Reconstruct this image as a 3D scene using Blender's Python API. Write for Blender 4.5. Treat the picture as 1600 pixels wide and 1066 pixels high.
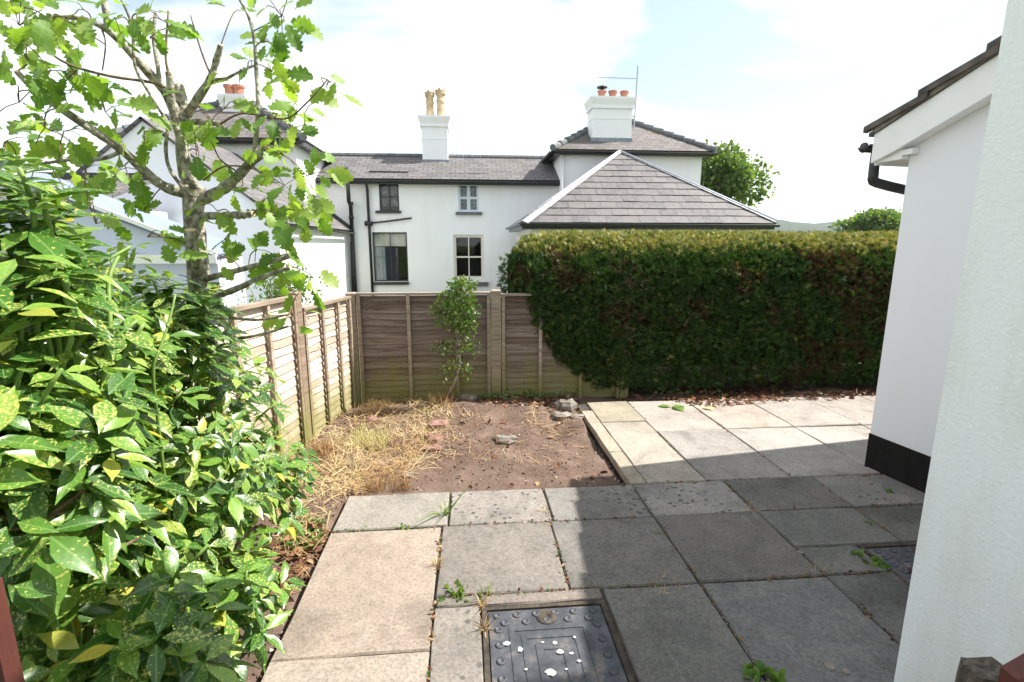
import bpy, math, random
import numpy as np
from mathutils import Matrix, Vector
random.seed(7); rng = np.random.default_rng(7)
rad = math.radians
scene = bpy.context.scene
for o in list(bpy.data.objects): bpy.data.objects.remove(o)

# ------------------------------------------------------------ camera
CAMZ = 1.65; PITCH = .1906; YAW = .0864; FPX = 790.8
cam = bpy.data.objects.new('camera', bpy.data.cameras.new('camera'))
scene.collection.objects.link(cam)
cam.location = (0, 0, CAMZ)
cam.rotation_euler = (math.pi/2 - PITCH, 0, -YAW)
cam.data.sensor_width = 36; cam.data.lens = FPX/1600*36
cam.data.clip_start = .05; cam.data.clip_end = 6000
scene.camera = cam
# ------------------------------------------------------------ sky, sun, exposure
SUN = Vector((2.08, .20, 2.47)).normalized()
SUN_EL = math.asin(SUN.z); SUN_AZ = math.atan2(SUN.x, SUN.y)
world = bpy.data.worlds.new('World'); scene.world = world; world.use_nodes = True
wn = world.node_tree; wn.nodes.clear()
def wnode(t, **k):
    n = wn.nodes.new(t)
    for a, b in k.items(): setattr(n, a, b)
    return n
w_sky = wnode('ShaderNodeTexSky', sky_type='NISHITA', sun_disc=False, sun_elevation=SUN_EL, sun_rotation=SUN_AZ, air_density=1.0, dust_density=1.0, ozone_density=.6)
w_tc = wnode('ShaderNodeTexCoord'); w_mp = wnode('ShaderNodeMapping'); w_mp.inputs['Scale'].default_value = (1.0, .8, 2.2); w_mp.inputs['Location'].default_value = (.35, .2, .1)
w_mp.inputs['Rotation'].default_value = (0, rad(18), rad(25))
w_no = wnode('ShaderNodeTexNoise'); w_no.inputs['Scale'].default_value = 2.1; w_no.inputs['Detail'].default_value = 7; w_no.inputs['Roughness'].default_value = .52; w_no.inputs['Distortion'].default_value = .4
w_rp = wnode('ShaderNodeValToRGB'); w_rp.color_ramp.elements[0].position = .43; w_rp.color_ramp.elements[1].position = .60; w_rp.color_ramp.elements[0].color = (.2, .2, .2, 1)
w_mx = wnode('ShaderNodeMix', data_type='RGBA'); w_mx.inputs[7].default_value = (9.8, 9.9, 10., 1)
w_bg = wnode('ShaderNodeBackground'); w_bg.inputs['Strength'].default_value = .085
w_out = wnode('ShaderNodeOutputWorld')
L = wn.links.new
L(w_tc.outputs['Generated'], w_mp.inputs['Vector']); L(w_mp.outputs['Vector'], w_no.inputs['Vector']); L(w_no.outputs['Fac'], w_rp.inputs['Fac'])
L(w_rp.outputs['Color'], w_mx.inputs[0]); w_tn = wnode('ShaderNodeMix', data_type='RGBA', blend_type='MULTIPLY'); w_tn.inputs[0].default_value = 1; w_tn.inputs[7].default_value = (1.2, 1.26, 1.14, 1); L(w_sky.outputs['Color'], w_tn.inputs[6]); L(w_tn.outputs[2], w_mx.inputs[6]); L(w_mx.outputs[2], w_bg.inputs['Color']); L(w_bg.outputs['Background'], w_out.inputs['Surface'])
sun = bpy.data.objects.new('sun', bpy.data.lights.new('sun', 'SUN')); scene.collection.objects.link(sun)
sun.data.energy = 5.0; sun.data.angle = rad(.53); sun.data.color = (1, .96, .90)
sun.rotation_euler = SUN.to_track_quat('Z', 'Y').to_euler()
scene.view_settings.view_transform = 'Standard'; scene.view_settings.look = 'None'; scene.view_settings.gamma = 1
scene.view_settings.exposure = 1.1
scene.view_settings.use_curve_mapping = False

# ------------------------------------------------------------ helpers
def at(u, v, Y):      # the point at distance Y ahead that is seen in the photograph at pixel u, v
    c, s = math.cos(YAW), math.sin(YAW); cp, sp = math.cos(PITCH), math.sin(PITCH)
    f = Vector((s*cp, c*cp, -sp)); r = Vector((c, -s, 0)); d = f.cross(r)
    q = f + r*((u-800)/FPX) + d*((v-533)/FPX)
    return Vector((0, 0, CAMZ)) + q*(Y/q.y)
def gd(u, v, z=0.):
    c, s = math.cos(YAW), math.sin(YAW); cp, sp = math.cos(PITCH), math.sin(PITCH)
    f = Vector((s*cp, c*cp, -sp)); r = Vector((c, -s, 0)); d = f.cross(r)
    q = f + r*((u-800)/FPX) + d*((v-533)/FPX)
    return Vector((0, 0, CAMZ)) + q*((z-CAMZ)/q.z)
ORG = {}
def link(o): scene.collection.objects.link(o); return o
def tag(o, label, cat, group=None, kind=None):
    o['label'] = label; o['category'] = cat
    if group: o['group'] = group
    if kind: o['kind'] = kind
    return o
def thing(name, loc, label, cat, group=None):
    o = link(bpy.data.objects.new(name, None)); o.location = loc; o.empty_display_size = .1
    ORG[o.name] = Vector(loc); return tag(o, label, cat, group)
def obj(name, V, F, m, parent=None, smooth=False, loc=None, uv=None):
    """V in world coordinates; the origin becomes the parent's origin (or loc)."""
    V = np.asarray([tuple(v) for v in V] if not isinstance(V, np.ndarray) else V, dtype=float)
    org = ORG[parent.name] if parent is not None else Vector(loc if loc is not None else (0, 0, 0))
    me = bpy.data.meshes.new(name)
    me.from_pydata((V - np.array(org)).tolist(), [], F if isinstance(F, list) else F.tolist())
    if m is not None: me.materials.append(m)
    if smooth: me.polygons.foreach_set('use_smooth', [True]*len(me.polygons))
    if uv is not None:
        l = me.uv_layers.new(name='UVMap'); idx = np.zeros(len(me.loops), int); me.loops.foreach_get('vertex_index', idx)
        l.data.foreach_set('uv', np.asarray(uv, float)[idx].ravel())
    me.update()
    o = link(bpy.data.objects.new(name, me)); ORG[o.name] = org
    if parent is not None: o.parent = parent
    else: o.location = org
    return o
class MB:
    def __init__(s): s.V = []; s.F = []
    def add(s, V, F):
        n = len(s.V); s.V += [tuple(v) for v in V]; s.F += [tuple(i+n for i in f) for f in F]; return s
    def box(s, x0, x1, y0, y1, z0, z1, M=None):
        V = [Vector((x, y, z)) for z in (z0, z1) for y in (y0, y1) for x in (x0, x1)]
        if M is not None: V = [M @ v for v in V]
        return s.add(V, [(0,2,3,1),(4,5,7,6),(0,1,5,4),(2,6,7,3),(0,4,6,2),(1,3,7,5)])
    def prism(s, poly, d):      # a planar polygon pushed along d
        n = len(poly); d = Vector(d); P = [Vector(p) for p in poly]
        return s.add(P+[p+d for p in P], [tuple(range(n))[::-1], tuple(range(n, 2*n))]+[(i, (i+1)%n, n+(i+1)%n, n+i) for i in range(n)])
    def tube(s, P, R, n=8, caps=True):
        P = [Vector(p) for p in P]; 
        if not hasattr(R, '__len__'): R = [R]*len(P)
        V = []; F = []; up = None
        for i, p in enumerate(P):
            t = ((P[min(i+1, len(P)-1)]-P[max(i-1, 0)])).normalized()
            if up is None: up = t.orthogonal().normalized()
            up = (up - t*up.dot(t)).normalized(); b = t.cross(up)
            for k in range(n):
                a = 2*math.pi*k/n; V.append(p + (up*math.cos(a)+b*math.sin(a))*R[i])
        for i in range(len(P)-1):
            for k in range(n): F.append((i*n+k, i*n+(k+1)%n, (i+1)*n+(k+1)%n, (i+1)*n+k))
        if caps: F += [tuple(range(n))[::-1], tuple((len(P)-1)*n+k for k in range(n))]
        return s.add(V, F)
    def lathe(s, prof, c, n=14):
        V = []; F = []; c = Vector(c)
        for (r, z) in prof:
            for k in range(n): a = 2*math.pi*k/n; V.append(c+Vector((r*math.cos(a), r*math.sin(a), z)))
        for i in range(len(prof)-1):
            for k in range(n): F.append((i*n+k, i*n+(k+1)%n, (i+1)*n+(k+1)%n, (i+1)*n+k))
        F += [tuple(range(n))[::-1], tuple((len(prof)-1)*n+k for k in range(n))]
        return s.add(V, F)
    def build(s, name, m, parent=None, smooth=False, loc=None): return obj(name, s.V, s.F, m, parent, smooth, loc)
def spline(P, k=4):     # Catmull-Rom through P
    P = [Vector(p) for p in P]; out = []
    for i in range(len(P)-1):
        a, b, c, d = P[max(i-1, 0)], P[i], P[i+1], P[min(i+2, len(P)-1)]
        for j in range(k):
            t = j/k; out.append(.5*((2*b)+(c-a)*t+(2*a-5*b+4*c-d)*t*t+(3*b-a-3*c+d)*t**3))
    return out+[P[-1]]
def lerp(a, b, t): return a+(b-a)*t

# ------------------------------------------------------------ materials
def new_mat(name):
    m = bpy.data.materials.new(name); m.use_nodes = True; nt = m.node_tree; nt.nodes.clear()
    def N(t, **k):
        n = nt.nodes.new(t)
        for a, b in k.items():
            if a.startswith('i_'):
                n.inputs[a[2:].replace('_', ' ')].default_value = b
            else: setattr(n, a, b)
        return n
    out = N('ShaderNodeOutputMaterial'); b = N('ShaderNodeBsdfPrincipled')
    nt.links.new(b.outputs[0], out.inputs[0])
    return m, nt, N, nt.links.new, b, out
def c4(c): return (c[0], c[1], c[2], 1)
def ramp(N, l, src, stops):
    r = N('ShaderNodeValToRGB'); e = r.color_ramp.elements
    while len(e) < len(stops): e.new(.5)
    for k, (p, c) in enumerate(stops): e[k].position = p; e[k].color = c4(c) if hasattr(c, '__len__') else (c, c, c, 1)
    l(src, r.inputs[0]); return r.outputs[0]
def mixc(N, l, fac, a, b, mode='MIX'):
    m = N('ShaderNodeMix', data_type='RGBA', blend_type=mode)
    for s, i in ((fac, 0), (a, 6), (b, 7)):
        if hasattr(s, 'is_linked'): l(s, m.inputs[i])
        elif i == 0: m.inputs[0].default_value = s
        else: m.inputs[i].default_value = c4(s)
    return m.outputs[2]
def noise(N, l, vec, scale, detail=4, rough=.55, dist=0.):
    n = N('ShaderNodeTexNoise'); n.inputs['Scale'].default_value = scale; n.inputs['Detail'].default_value = detail; n.inputs['Roughness'].default_value = rough; n.inputs['Distortion'].default_value = dist
    if vec is not None: l(vec, n.inputs['Vector'])
    return n.outputs['Fac']
def bump(N, l, h, b, strength=.3, dist=.01, prev=None):
    n = N('ShaderNodeBump'); n.inputs['Strength'].default_value = strength; n.inputs['Distance'].default_value = dist
    l(h, n.inputs['Height'])
    if prev is not None: l(prev, n.inputs['Normal'])
    l(n.outputs[0], b.inputs['Normal']); return n.outputs[0]
def coords(N, l, scale=(1, 1, 1), rnd=False):
    t = N('ShaderNodeTexCoord'); v = t.outputs['Object']
    if rnd:
        oi = N('ShaderNodeObjectInfo'); mu = N('ShaderNodeMath', operation='MULTIPLY'); mu.inputs[1].default_value = 40; l(oi.outputs['Random'], mu.inputs[0])
        ad = N('ShaderNodeVectorMath', operation='ADD'); l(v, ad.inputs[0]); l(mu.outputs[0], ad.inputs[1]); v = ad.outputs[0]
    if scale != (1, 1, 1):
        mp = N('ShaderNodeMapping'); mp.inputs['Scale'].default_value = scale; l(v, mp.inputs[0]); v = mp.outputs[0]
    return v
def plain(name, c1, c2=None, scale=6., rough=.6, bs=None, bstr=.2, bdist=.005, metal=0., rnd=False, stretch=(1, 1, 1), lo=.35, hi=.65, spec=.5):
    m, nt, N, l, b, out = new_mat(name); v = coords(N, l, stretch, rnd)
    b.inputs['Roughness'].default_value = rough; b.inputs['Metallic'].default_value = metal; b.inputs['Specular IOR Level'].default_value = spec
    if c2 is None: b.inputs['Base Color'].default_value = c4(c1)
    else: l(ramp(N, l, noise(N, l, v, scale, 6, .6), [(lo, c1), (hi, c2)]), b.inputs['Base Color'])
    if bs: bump(N, l, noise(N, l, v, bs, 4), b, bstr, bdist)
    return m
def stucco_mat(name, c, dirt, bs, bstr, bdist, drip=.3):
    m, nt, N, l, b, out = new_mat(name); v = coords(N, l); b.inputs['Roughness'].default_value = .85; b.inputs['Specular IOR Level'].default_value = .25
    v2 = coords(N, l, (2.6, 2.6, .45)); n1 = noise(N, l, v2, 1.6, 6, .62); n2 = noise(N, l, v, .7, 3)
    mm = N('ShaderNodeMath', operation='MULTIPLY'); l(n1, mm.inputs[0]); l(n2, mm.inputs[1])
    col = ramp(N, l, mm.outputs[0], [(.22, c), (.22+.35/max(drip, .05)*.3, dirt)])
    spk = ramp(N, l, noise(N, l, v, 30, 3), [(.68, 0.), (.8, 1.)]); col = mixc(N, l, spk, col, tuple(x*.9 for x in c))
    l(col, b.inputs['Base Color'])
    h1 = noise(N, l, v, bs, 3, .6); bump(N, l, h1, b, bstr, bdist)
    return m
M_white = stucco_mat('white_render', (.88, .875, .885), (.80, .785, .76), 25, .25, .006)
M_rough = stucco_mat('roughcast_paint', (.84, .865, .87), (.62, .60, .52), 70, .55, .006, .5)
M_grnd = stucco_mat('smooth_masonry_paint', (.83, .84, .87), (.75, .75, .74), 60, .12, .002)
M_lav = stucco_mat('pale_blue_paint', (.62, .66, .80), (.55, .58, .68), 25, .15, .004)
M_black = plain('black_gloss_paint', (.012, .012, .014), (.03, .03, .03), 9, .35, 40, .1)
M_plinth = plain('black_bitumen_paint', (.008, .008, .008), (.016, .015, .014), 14, .85, 70, .3, spec=.2)
M_upvc = plain('white_fascia_board', (.88, .88, .88), (.83, .83, .81), 3, .35)
M_upvc2 = plain('pale_blue_window_paint', (.62, .72, .78), None, 3, .4)
M_cream = plain('cream_window_paint', (.78, .74, .66), (.7, .66, .58), 5, .5)
M_sill = plain('slate_sill', (.09, .10, .105), (.14, .15, .15), 9, .6)
M_pot = plain('buff_chimney_pot', (.38, .27, .15), (.58, .46, .29), 7, .8, 50, .2)
M_terra = plain('terracotta_pot', (.30, .11, .07), (.42, .19, .12), 9, .8, 50, .2)
M_lead = plain('lead_flashing', (.18, .20, .25), (.28, .30, .34), 6, .5)
M_metal = plain('grey_metal', (.32, .32, .33), None, 5, .4, metal=.8)
M_dark = plain('dark_room', (.03, .03, .032), (.06, .055, .05), 2, .9)
M_blind = plain('cream_blind', (.72, .64, .54), (.66, .58, .48), 3, .9)
M_curtain = plain('grey_curtain', (.34, .34, .35), (.42, .42, .42), 3, .95)
M_net = plain('net_curtain', (.10, .11, .10), (.34, .35, .32), 22, .95, lo=.45, hi=.6)
M_bark = plain('oak_bark', (.14, .115, .085), (.42, .40, .31), 34, .9, 45, 1., .015, lo=.4, hi=.6)
M_twig = plain('brown_twig', (.11, .065, .035), (.22, .15, .09), 40, .85, 60, .4, .003)
M_cut = plain('sawn_wood', (.55, .36, .18), (.68, .50, .30), 30, .8)
M_stem = plain('green_stem', (.10, .20, .03), (.22, .32, .07), 20, .5, lo=.3, hi=.7)
M_greybark = plain('hedge_wood', (.09, .045, .03), (.17, .10, .06), 18, .9, 30, .6)
M_redwood = plain('red_stained_wood', (.055, .013, .008), (.11, .028, .017), 6, .65, 30, .4, .004, stretch=(6, 6, .6))
M_oldwood = plain('old_weathered_wood', (.035, .03, .025), (.16, .13, .10), 10, .9, 24, .9, .01, stretch=(5, 5, .6))
M_stone = plain('grey_stone', (.13, .11, .09), (.28, .25, .21), 9, .9, 30, .6, .01, rnd=True)
M_redstone = plain('red_sandstone', (.20, .105, .08), (.31, .185, .145), 9, .9, 30, .6, .01, rnd=True)
M_pebble = plain('white_chip', (.75, .73, .70), None)
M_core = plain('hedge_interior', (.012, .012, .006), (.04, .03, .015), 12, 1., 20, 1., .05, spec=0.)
M_hip = plain('whitened_hip_mortar', (.26, .26, .28), (.68, .68, .71), 14, .8, 20, .3)
M_fleck = plain('white_paint_fleck', (.72, .72, .70), (.6, .6, .57), 30, .6)
M_joint = plain('joint_grit', (.03, .024, .018), (.09, .07, .05), 20, 1., 80, .8, .01)

def wood_fence(name, c1, c2, c3):
    m, nt, N, l, b, out = new_mat(name); v = coords(N, l, (1.2, 1.2, 16), True); b.inputs['Roughness'].default_value = .85; b.inputs['Specular IOR Level'].default_value = .2
    col = ramp(N, l, noise(N, l, v, 2.2, 7, .65, .6), [(.3, c1), (.5, c2), (.7, c3)])
    oi = N('ShaderNodeObjectInfo'); tint = ramp(N, l, oi.outputs['Random'], [(0., (.66, .58, .53)), (.5, (.95, .93, .92)), (1., (1.1, 1.06, 1.0))])
    col = mixc(N, l, 1., col, tint, 'MULTIPLY')
    # green algae creeping up from the damp ground
    g = N('ShaderNodeNewGeometry'); sx = N('ShaderNodeSeparateXYZ'); l(g.outputs['Position'], sx.inputs[0])
    nn = noise(N, l, coords(N, l, (3, 3, .8)), 2.5, 6, .65); ad = N('ShaderNodeMath', operation='MULTIPLY_ADD'); l(nn, ad.inputs[0]); ad.inputs[1].default_value = -1.1; l(sx.outputs['Z'], ad.inputs[2]); ad.use_clamp = False; sh_ = N('ShaderNodeMath', operation='ADD'); l(ad.outputs[0], sh_.inputs[0]); sh_.inputs[1].default_value = .48
    gr = ramp(N, l, sh_.outputs[0], [(0., .85), (.42, 0.)]); col = mixc(N, l, gr, col, (.20, .19, .06))
    kn = N('ShaderNodeTexVoronoi'); kn.inputs['Scale'].default_value = 5.5; l(coords(N, l, (1, 1, 1.4), True), kn.inputs['Vector'])
    kr = ramp(N, l, kn.outputs['Distance'], [(.045, 1.), (.075, 0.)]); col = mixc(N, l, kr, col, (.05, .03, .02))
    l(col, b.inputs['Base Color']); bump(N, l, noise(N, l, v, 6, 5, .7), b, .5, .004); return m
M_board = wood_fence('weathered_larch_shade_tone', (.10, .075, .062), (.21, .17, .145), (.31, .265, .235))  # larch boards darkened in colour for the back fence standing in shade
M_board2 = wood_fence('sunlit_tone_larch', (.42, .35, .285), (.58, .50, .42), (.68, .60, .52))  # paler copy of the boards: sunlight on the side fence put into the colour
M_post = wood_fence('fence_post_wood', (.20, .16, .12), (.34, .285, .22), (.44, .385, .31))

def slate_mat(name, c1, c2, moss, sw=.3, sh=.2, mossamt=.5):
    m, nt, N, l, b, out = new_mat(name); t = N('ShaderNodeTexCoord'); uv = t.outputs['UV']; b.inputs['Roughness'].default_value = .8
    br = N('ShaderNodeTexBrick'); br.offset = .5; br.inputs['Scale'].default_value = 1; br.inputs['Brick Width'].default_value = sw; br.inputs['Row Height'].default_value = sh
    br.inputs['Mortar Size'].default_value = .012; br.inputs['Mortar Smooth'].default_value = .3; br.inputs['Bias'].default_value = 0
    br.inputs['Color1'].default_value = c4(c1); br.inputs['Color2'].default_value = c4(c2); br.inputs['Mortar'].default_value = (.03, .028, .028, 1); l(uv, br.inputs['Vector'])
    v = coords(N, l); n = noise(N, l, v, 1.3, 7, .7); n2 = noise(N, l, v, 14, 4)
    ad = N('ShaderNodeMath', operation='MULTIPLY'); l(n, ad.inputs[0]); l(n2, ad.inputs[1])
    col = mixc(N, l, ramp(N, l, ad.outputs[0], [(.27, 0.), (.36, mossamt)]), br.outputs['Color'], moss)
    l(col, b.inputs['Base Color'])
    p = bump(N, l, br.outputs['Fac'], b, -.8, .02); bump(N, l, n2, b, .4, .01, p); return m
M_slate = slate_mat('weathered_slate', (.095, .09, .091), (.155, .145, .144), (.19, .15, .11))
M_slate2 = slate_mat('mossy_slate', (.105, .094, .092), (.17, .148, .142), (.10, .072, .04), .3, .2, .8)
M_roofblue = plain('blue_grey_sheet_roof', (.17, .20, .31), (.20, .235, .35), 1.5, .6)
def slate_piece():
    m, nt, N, l, b, out = new_mat('slate_piece'); v = coords(N, l, (1, 1, 1), True); b.inputs['Roughness'].default_value = .7
    oi = N('ShaderNodeObjectInfo'); c0 = ramp(N, l, oi.outputs['Random'], [(0., (.075, .071, .074)), (.5, (.10, .092, .092)), (1., (.13, .116, .113))])
    col = mixc(N, l, ramp(N, l, noise(N, l, v, 7, 6, .65), [(.4, 0.), (.72, .8)]), c0, (.17, .155, .145))
    col = mixc(N, l, ramp(N, l, noise(N, l, v, 16, 4), [(.64, 0.), (.7, .9)]), col, (.08, .075, .07))
    l(col, b.inputs['Base Color']); bump(N, l, noise(N, l, v, 20, 5), b, .4, .006); return m
M_slatep = slate_piece()
M_tile = plain('concrete_roof_tile', (.06, .05, .045), (.15, .13, .11), 9, .9, 40, .5, .006, rnd=True)

def slab_mat():
    m, nt, N, l, b, out = new_mat('concrete_slab'); v = coords(N, l, (1, 1, 1), True); b.inputs['Roughness'].default_value = .88; b.inputs['Specular IOR Level'].default_value = .3
    oi = N('ShaderNodeObjectInfo'); c0 = oi.outputs['Color']
    big = noise(N, l, v, 2.4, 7, .62, .5); fine = noise(N, l, v, 70, 4, .7); mid = noise(N, l, v, 9, 6, .65, .6)
    col = mixc(N, l, 1., c0, ramp(N, l, big, [(.30, (.66, .65, .63)), (.46, (.94, .93, .92)), (.66, (1.12, 1.1, 1.07))]), 'MULTIPLY')
    col = mixc(N, l, 1., col, ramp(N, l, mid, [(.33, (.82, .82, .81)), (.5, (1., 1., 1.)), (.7, (1.08, 1.07, 1.05))]), 'MULTIPLY')
    col = mixc(N, l, 1., col, ramp(N, l, fine, [(.30, (.62, .62, .62)), (.5, (1., 1., 1.)), (.7, (1.3, 1.28, 1.25))]), 'MULTIPLY')
    # dark lichen dots and pale bird-lime, on some slabs
    vo = N('ShaderNodeTexVoronoi'); vo.inputs['Scale'].default_value = 20; l(v, vo.inputs['Vector'])
    dots = ramp(N, l, vo.outputs['Distance'], [(.22, 1.), (.3, 0.)]); gate = ramp(N, l, noise(N, l, v, 2.6, 3), [(.44, 0.), (.54, .85)])
    dd = N('ShaderNodeMath', operation='MULTIPLY'); l(dots, dd.inputs[0]); l(gate, dd.inputs[1])
    d2 = N('ShaderNodeMath', operation='MULTIPLY'); l(dd.outputs[0], d2.inputs[0]); l(oi.outputs['Alpha'], d2.inputs[1])
    col = mixc(N, l, d2.outputs[0], col, (.05, .05, .05))
    st = noise(N, l, coords(N, l, (5, 1.2, 1), True), 2.2, 5, .65, 1.2); col = mixc(N, l, ramp(N, l, st, [(.62, 0.), (.74, .35)]), col, (.36, .36, .32))
    l(col, b.inputs['Base Color']); p = bump(N, l, fine, b, .35, .004); bump(N, l, big, b, .3, .012, p); return m
M_slab = slab_mat()
def soil_mat():
    m, nt, N, l, b, out = new_mat('garden_soil'); v = coords(N, l); b.inputs['Roughness'].default_value = 1; b.inputs['Specular IOR Level'].default_value = .085
    col = ramp(N, l, noise(N, l, v, 3, 8, .7), [(.3, (.09, .058, .043)), (.55, (.165, .113, .088)), (.75, (.28, .205, .165))])
    col = mixc(N, l, ramp(N, l, noise(N, l, v, 60, 3), [(.6, 0.), (.7, .6)]), col, (.28, .21, .16))
    col = mixc(N, l, ramp(N, l, noise(N, l, v, 1.1, 4), [(.5, 0.), (.66, .7)]), col, (.20, .145, .115))
    l(col, b.inputs['Base Color']); h = noise(N, l, v, 45, 6, .75); p = bump(N, l, h, b, .8, .02); bump(N, l, noise(N, l, v, 140, 3), b, .6, .006, p); return m
M_soil = soil_mat()
M_grass = plain('meadow', (.05, .09, .02), (.12, .15, .04), 2, 1., spec=.1)
M_hill = plain('far_wood', (.025, .045, .022), (.05, .07, .035), .05, 1., spec=.05)

def leaf_mat(name, lo, mid, hi, rough=.4, trans=.3, spots=None, tcol=None, spec=.5, rib=False):
    """colour from the per-leaf value 'rnd'; spots in leaf-plane coordinates 'luv'"""
    m, nt, N, l, b, out = new_mat(name); b.inputs['Roughness'].default_value = rough; b.inputs['Specular IOR Level'].default_value = spec
    a = N('ShaderNodeAttribute', attribute_name='rnd'); oi = N('ShaderNodeObjectInfo'); ad = N('ShaderNodeMath', operation='ADD'); ow = N('ShaderNodeAttribute', attribute_name='single'); sm = N('ShaderNodeMath', operation='MULTIPLY'); l(oi.outputs['Random'], sm.inputs[0]); l(ow.outputs['Fac'], sm.inputs[1]); l(a.outputs['Fac'], ad.inputs[0]); l(sm.outputs[0], ad.inputs[1])
    fr = N('ShaderNodeMath', operation='FRACT'); l(ad.outputs[0], fr.inputs[0]); r = fr.outputs[0]
    col = ramp(N, l, r, [(0., lo), (.5, mid), (1., hi)] if len(hi) == 3 and not isinstance(hi[0], tuple) else hi)
    uvv = N('ShaderNodeAttribute', attribute_name='luv')
    if spots:
        sc, scol = spots; sep = N('ShaderNodeVectorMath', operation='ADD'); mu = N('ShaderNodeMath', operation='MULTIPLY'); mu.inputs[1].default_value = 37; l(r, mu.inputs[0]); l(uvv.outputs['Vector'], sep.inputs[0]); l(mu.outputs[0], sep.inputs[1])
        n = noise(N, l, sep.outputs[0], sc, 3, .6, .3); mu2 = N('ShaderNodeMath', operation='MULTIPLY'); mu2.inputs[1].default_value = 7.31; l(r, mu2.inputs[0]); f2 = N('ShaderNodeMath', operation='FRACT'); l(mu2.outputs[0], f2.inputs[0])
        lift = ramp(N, l, f2.outputs[0], [(0., 0.), (.4, .02), (.75, .07), (1., .15)]); s2 = N('ShaderNodeMath', operation='ADD'); l(n, s2.inputs[0]); l(lift, s2.inputs[1])
        col = mixc(N, l, ramp(N, l, s2.outputs[0], [(.63, 0.), (.67, 1.)]), col, scol)
    if rib:
        sx = N('ShaderNodeSeparateXYZ'); l(uvv.outputs['Vector'], sx.inputs[0]); ab = N('ShaderNodeMath', operation='ABSOLUTE'); l(sx.outputs['X'], ab.inputs[0])
        col = mixc(N, l, 1., col, ramp(N, l, noise(N, l, uvv.outputs['Vector'], 7, 3, .6), [(.3, (.78, .8, .78)), (.7, (1.18, 1.15, 1.1))]), 'MULTIPLY')
        col = mixc(N, l, ramp(N, l, ab.outputs[0], [(.008, .55), (.02, 0.)]), col, (.22, .34, .10))
        # side veins: slanting away from the midrib
        vm = N('ShaderNodeMath', operation='MULTIPLY_ADD'); l(ab.outputs[0], vm.inputs[0]); vm.inputs[1].default_value = -1.1; l(sx.outputs['Y'], vm.inputs[2]); vs = N('ShaderNodeMath', operation='MULTIPLY'); l(vm.outputs[0], vs.inputs[0]); vs.inputs[1].default_value = 44; sn = N('ShaderNodeMath', operation='SINE'); l(vs.outputs[0], sn.inputs[0]); bump(N, l, sn.outputs[0], b, .06, .0006)
    l(col, b.inputs['Base Color'])
    tr = N('ShaderNodeBsdfTranslucent'); l(mixc(N, l, 1., col, tcol or (1.5, 1.5, .6), 'MULTIPLY'), tr.inputs['Color'])
    mx = N('ShaderNodeMixShader'); mx.inputs[0].default_value = trans; l(b.outputs[0], mx.inputs[1]); l(tr.outputs[0], mx.inputs[2]); l(mx.outputs[0], out.inputs[0]); return m
M_auc = leaf_mat('aucuba_leaf', None, None, [(0., (.025, .08, .012)), (.4, (.055, .15, .02)), (.75, (.115, .24, .032)), (.955, (.22, .35, .055)), (.975, (.36, .38, .06)), (1., (.5, .42, .06))], .33, .28, (15., (.46, .46, .12)), (1.5, 1.6, .5), rib=True)
M_oak = leaf_mat('oak_leaf', None, None, [(0., (.09, .19, .03)), (.5, (.18, .31, .05)), (1., (.29, .40, .09))], .5, .5, rib=True)
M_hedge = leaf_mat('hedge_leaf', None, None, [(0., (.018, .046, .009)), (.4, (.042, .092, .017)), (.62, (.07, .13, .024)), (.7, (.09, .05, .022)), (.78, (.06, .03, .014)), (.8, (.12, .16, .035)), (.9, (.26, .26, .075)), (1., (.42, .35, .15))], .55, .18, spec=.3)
M_bushleaf = leaf_mat('small_shrub_leaf', None, None, [(0., (.05, .11, .024)), (.5, (.10, .18, .04)), (1., (.20, .28, .07))], .4, .38)
M_treeleaf = leaf_mat('tree_leaf', None, None, [(0., (.06, .12, .03)), (.5, (.11, .18, .045)), (1., (.17, .24, .07))], .55, .4)
M_weed = leaf_mat('weed_leaf', None, None, [(0., (.07, .16, .025)), (.6, (.14, .25, .05)), (1., (.24, .33, .08))], .5, .35)
M_straw = leaf_mat('dry_grass', None, None, [(0., (.20, .10, .05)), (.3, (.40, .25, .12)), (.7, (.58, .44, .23)), (.9, (.66, .56, .34)), (1., (.40, .42, .12))], .8, .2, tcol=(1.1, 1., .7), spec=.2)
M_dead = leaf_mat('dead_leaf', None, None, [(0., (.07, .03, .018)), (.5, (.19, .08, .045)), (.85, (.30, .17, .09)), (1., (.42, .30, .16))], .75, .12, tcol=(1.1, .9, .6), spec=.2)
def glass_mat():
    m, nt, N, l, b, out = new_mat('window_glass'); t = N('ShaderNodeBsdfTransparent'); t.inputs[0].default_value = (.86, .9, .9, 1); g = N('ShaderNodeBsdfGlossy'); g.inputs['Roughness'].default_value = .02
    f = N('ShaderNodeFresnel'); f.inputs['IOR'].default_value = 1.6; mx = N('ShaderNodeMixShader'); gg = N('ShaderNodeNewGeometry'); iv = N('ShaderNodeMath', operation='SUBTRACT'); iv.inputs[0].default_value = 1; l(gg.outputs['Backfacing'], iv.inputs[1]); fm = N('ShaderNodeMath', operation='MULTIPLY'); l(f.outputs[0], fm.inputs[0]); l(iv.outputs[0], fm.inputs[1]); l(fm.outputs[0], mx.inputs[0]); l(t.outputs[0], mx.inputs[1]); l(g.outputs[0], mx.inputs[2]); l(mx.outputs[0], out.inputs[0]); return m
M_glass = glass_mat()
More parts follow.
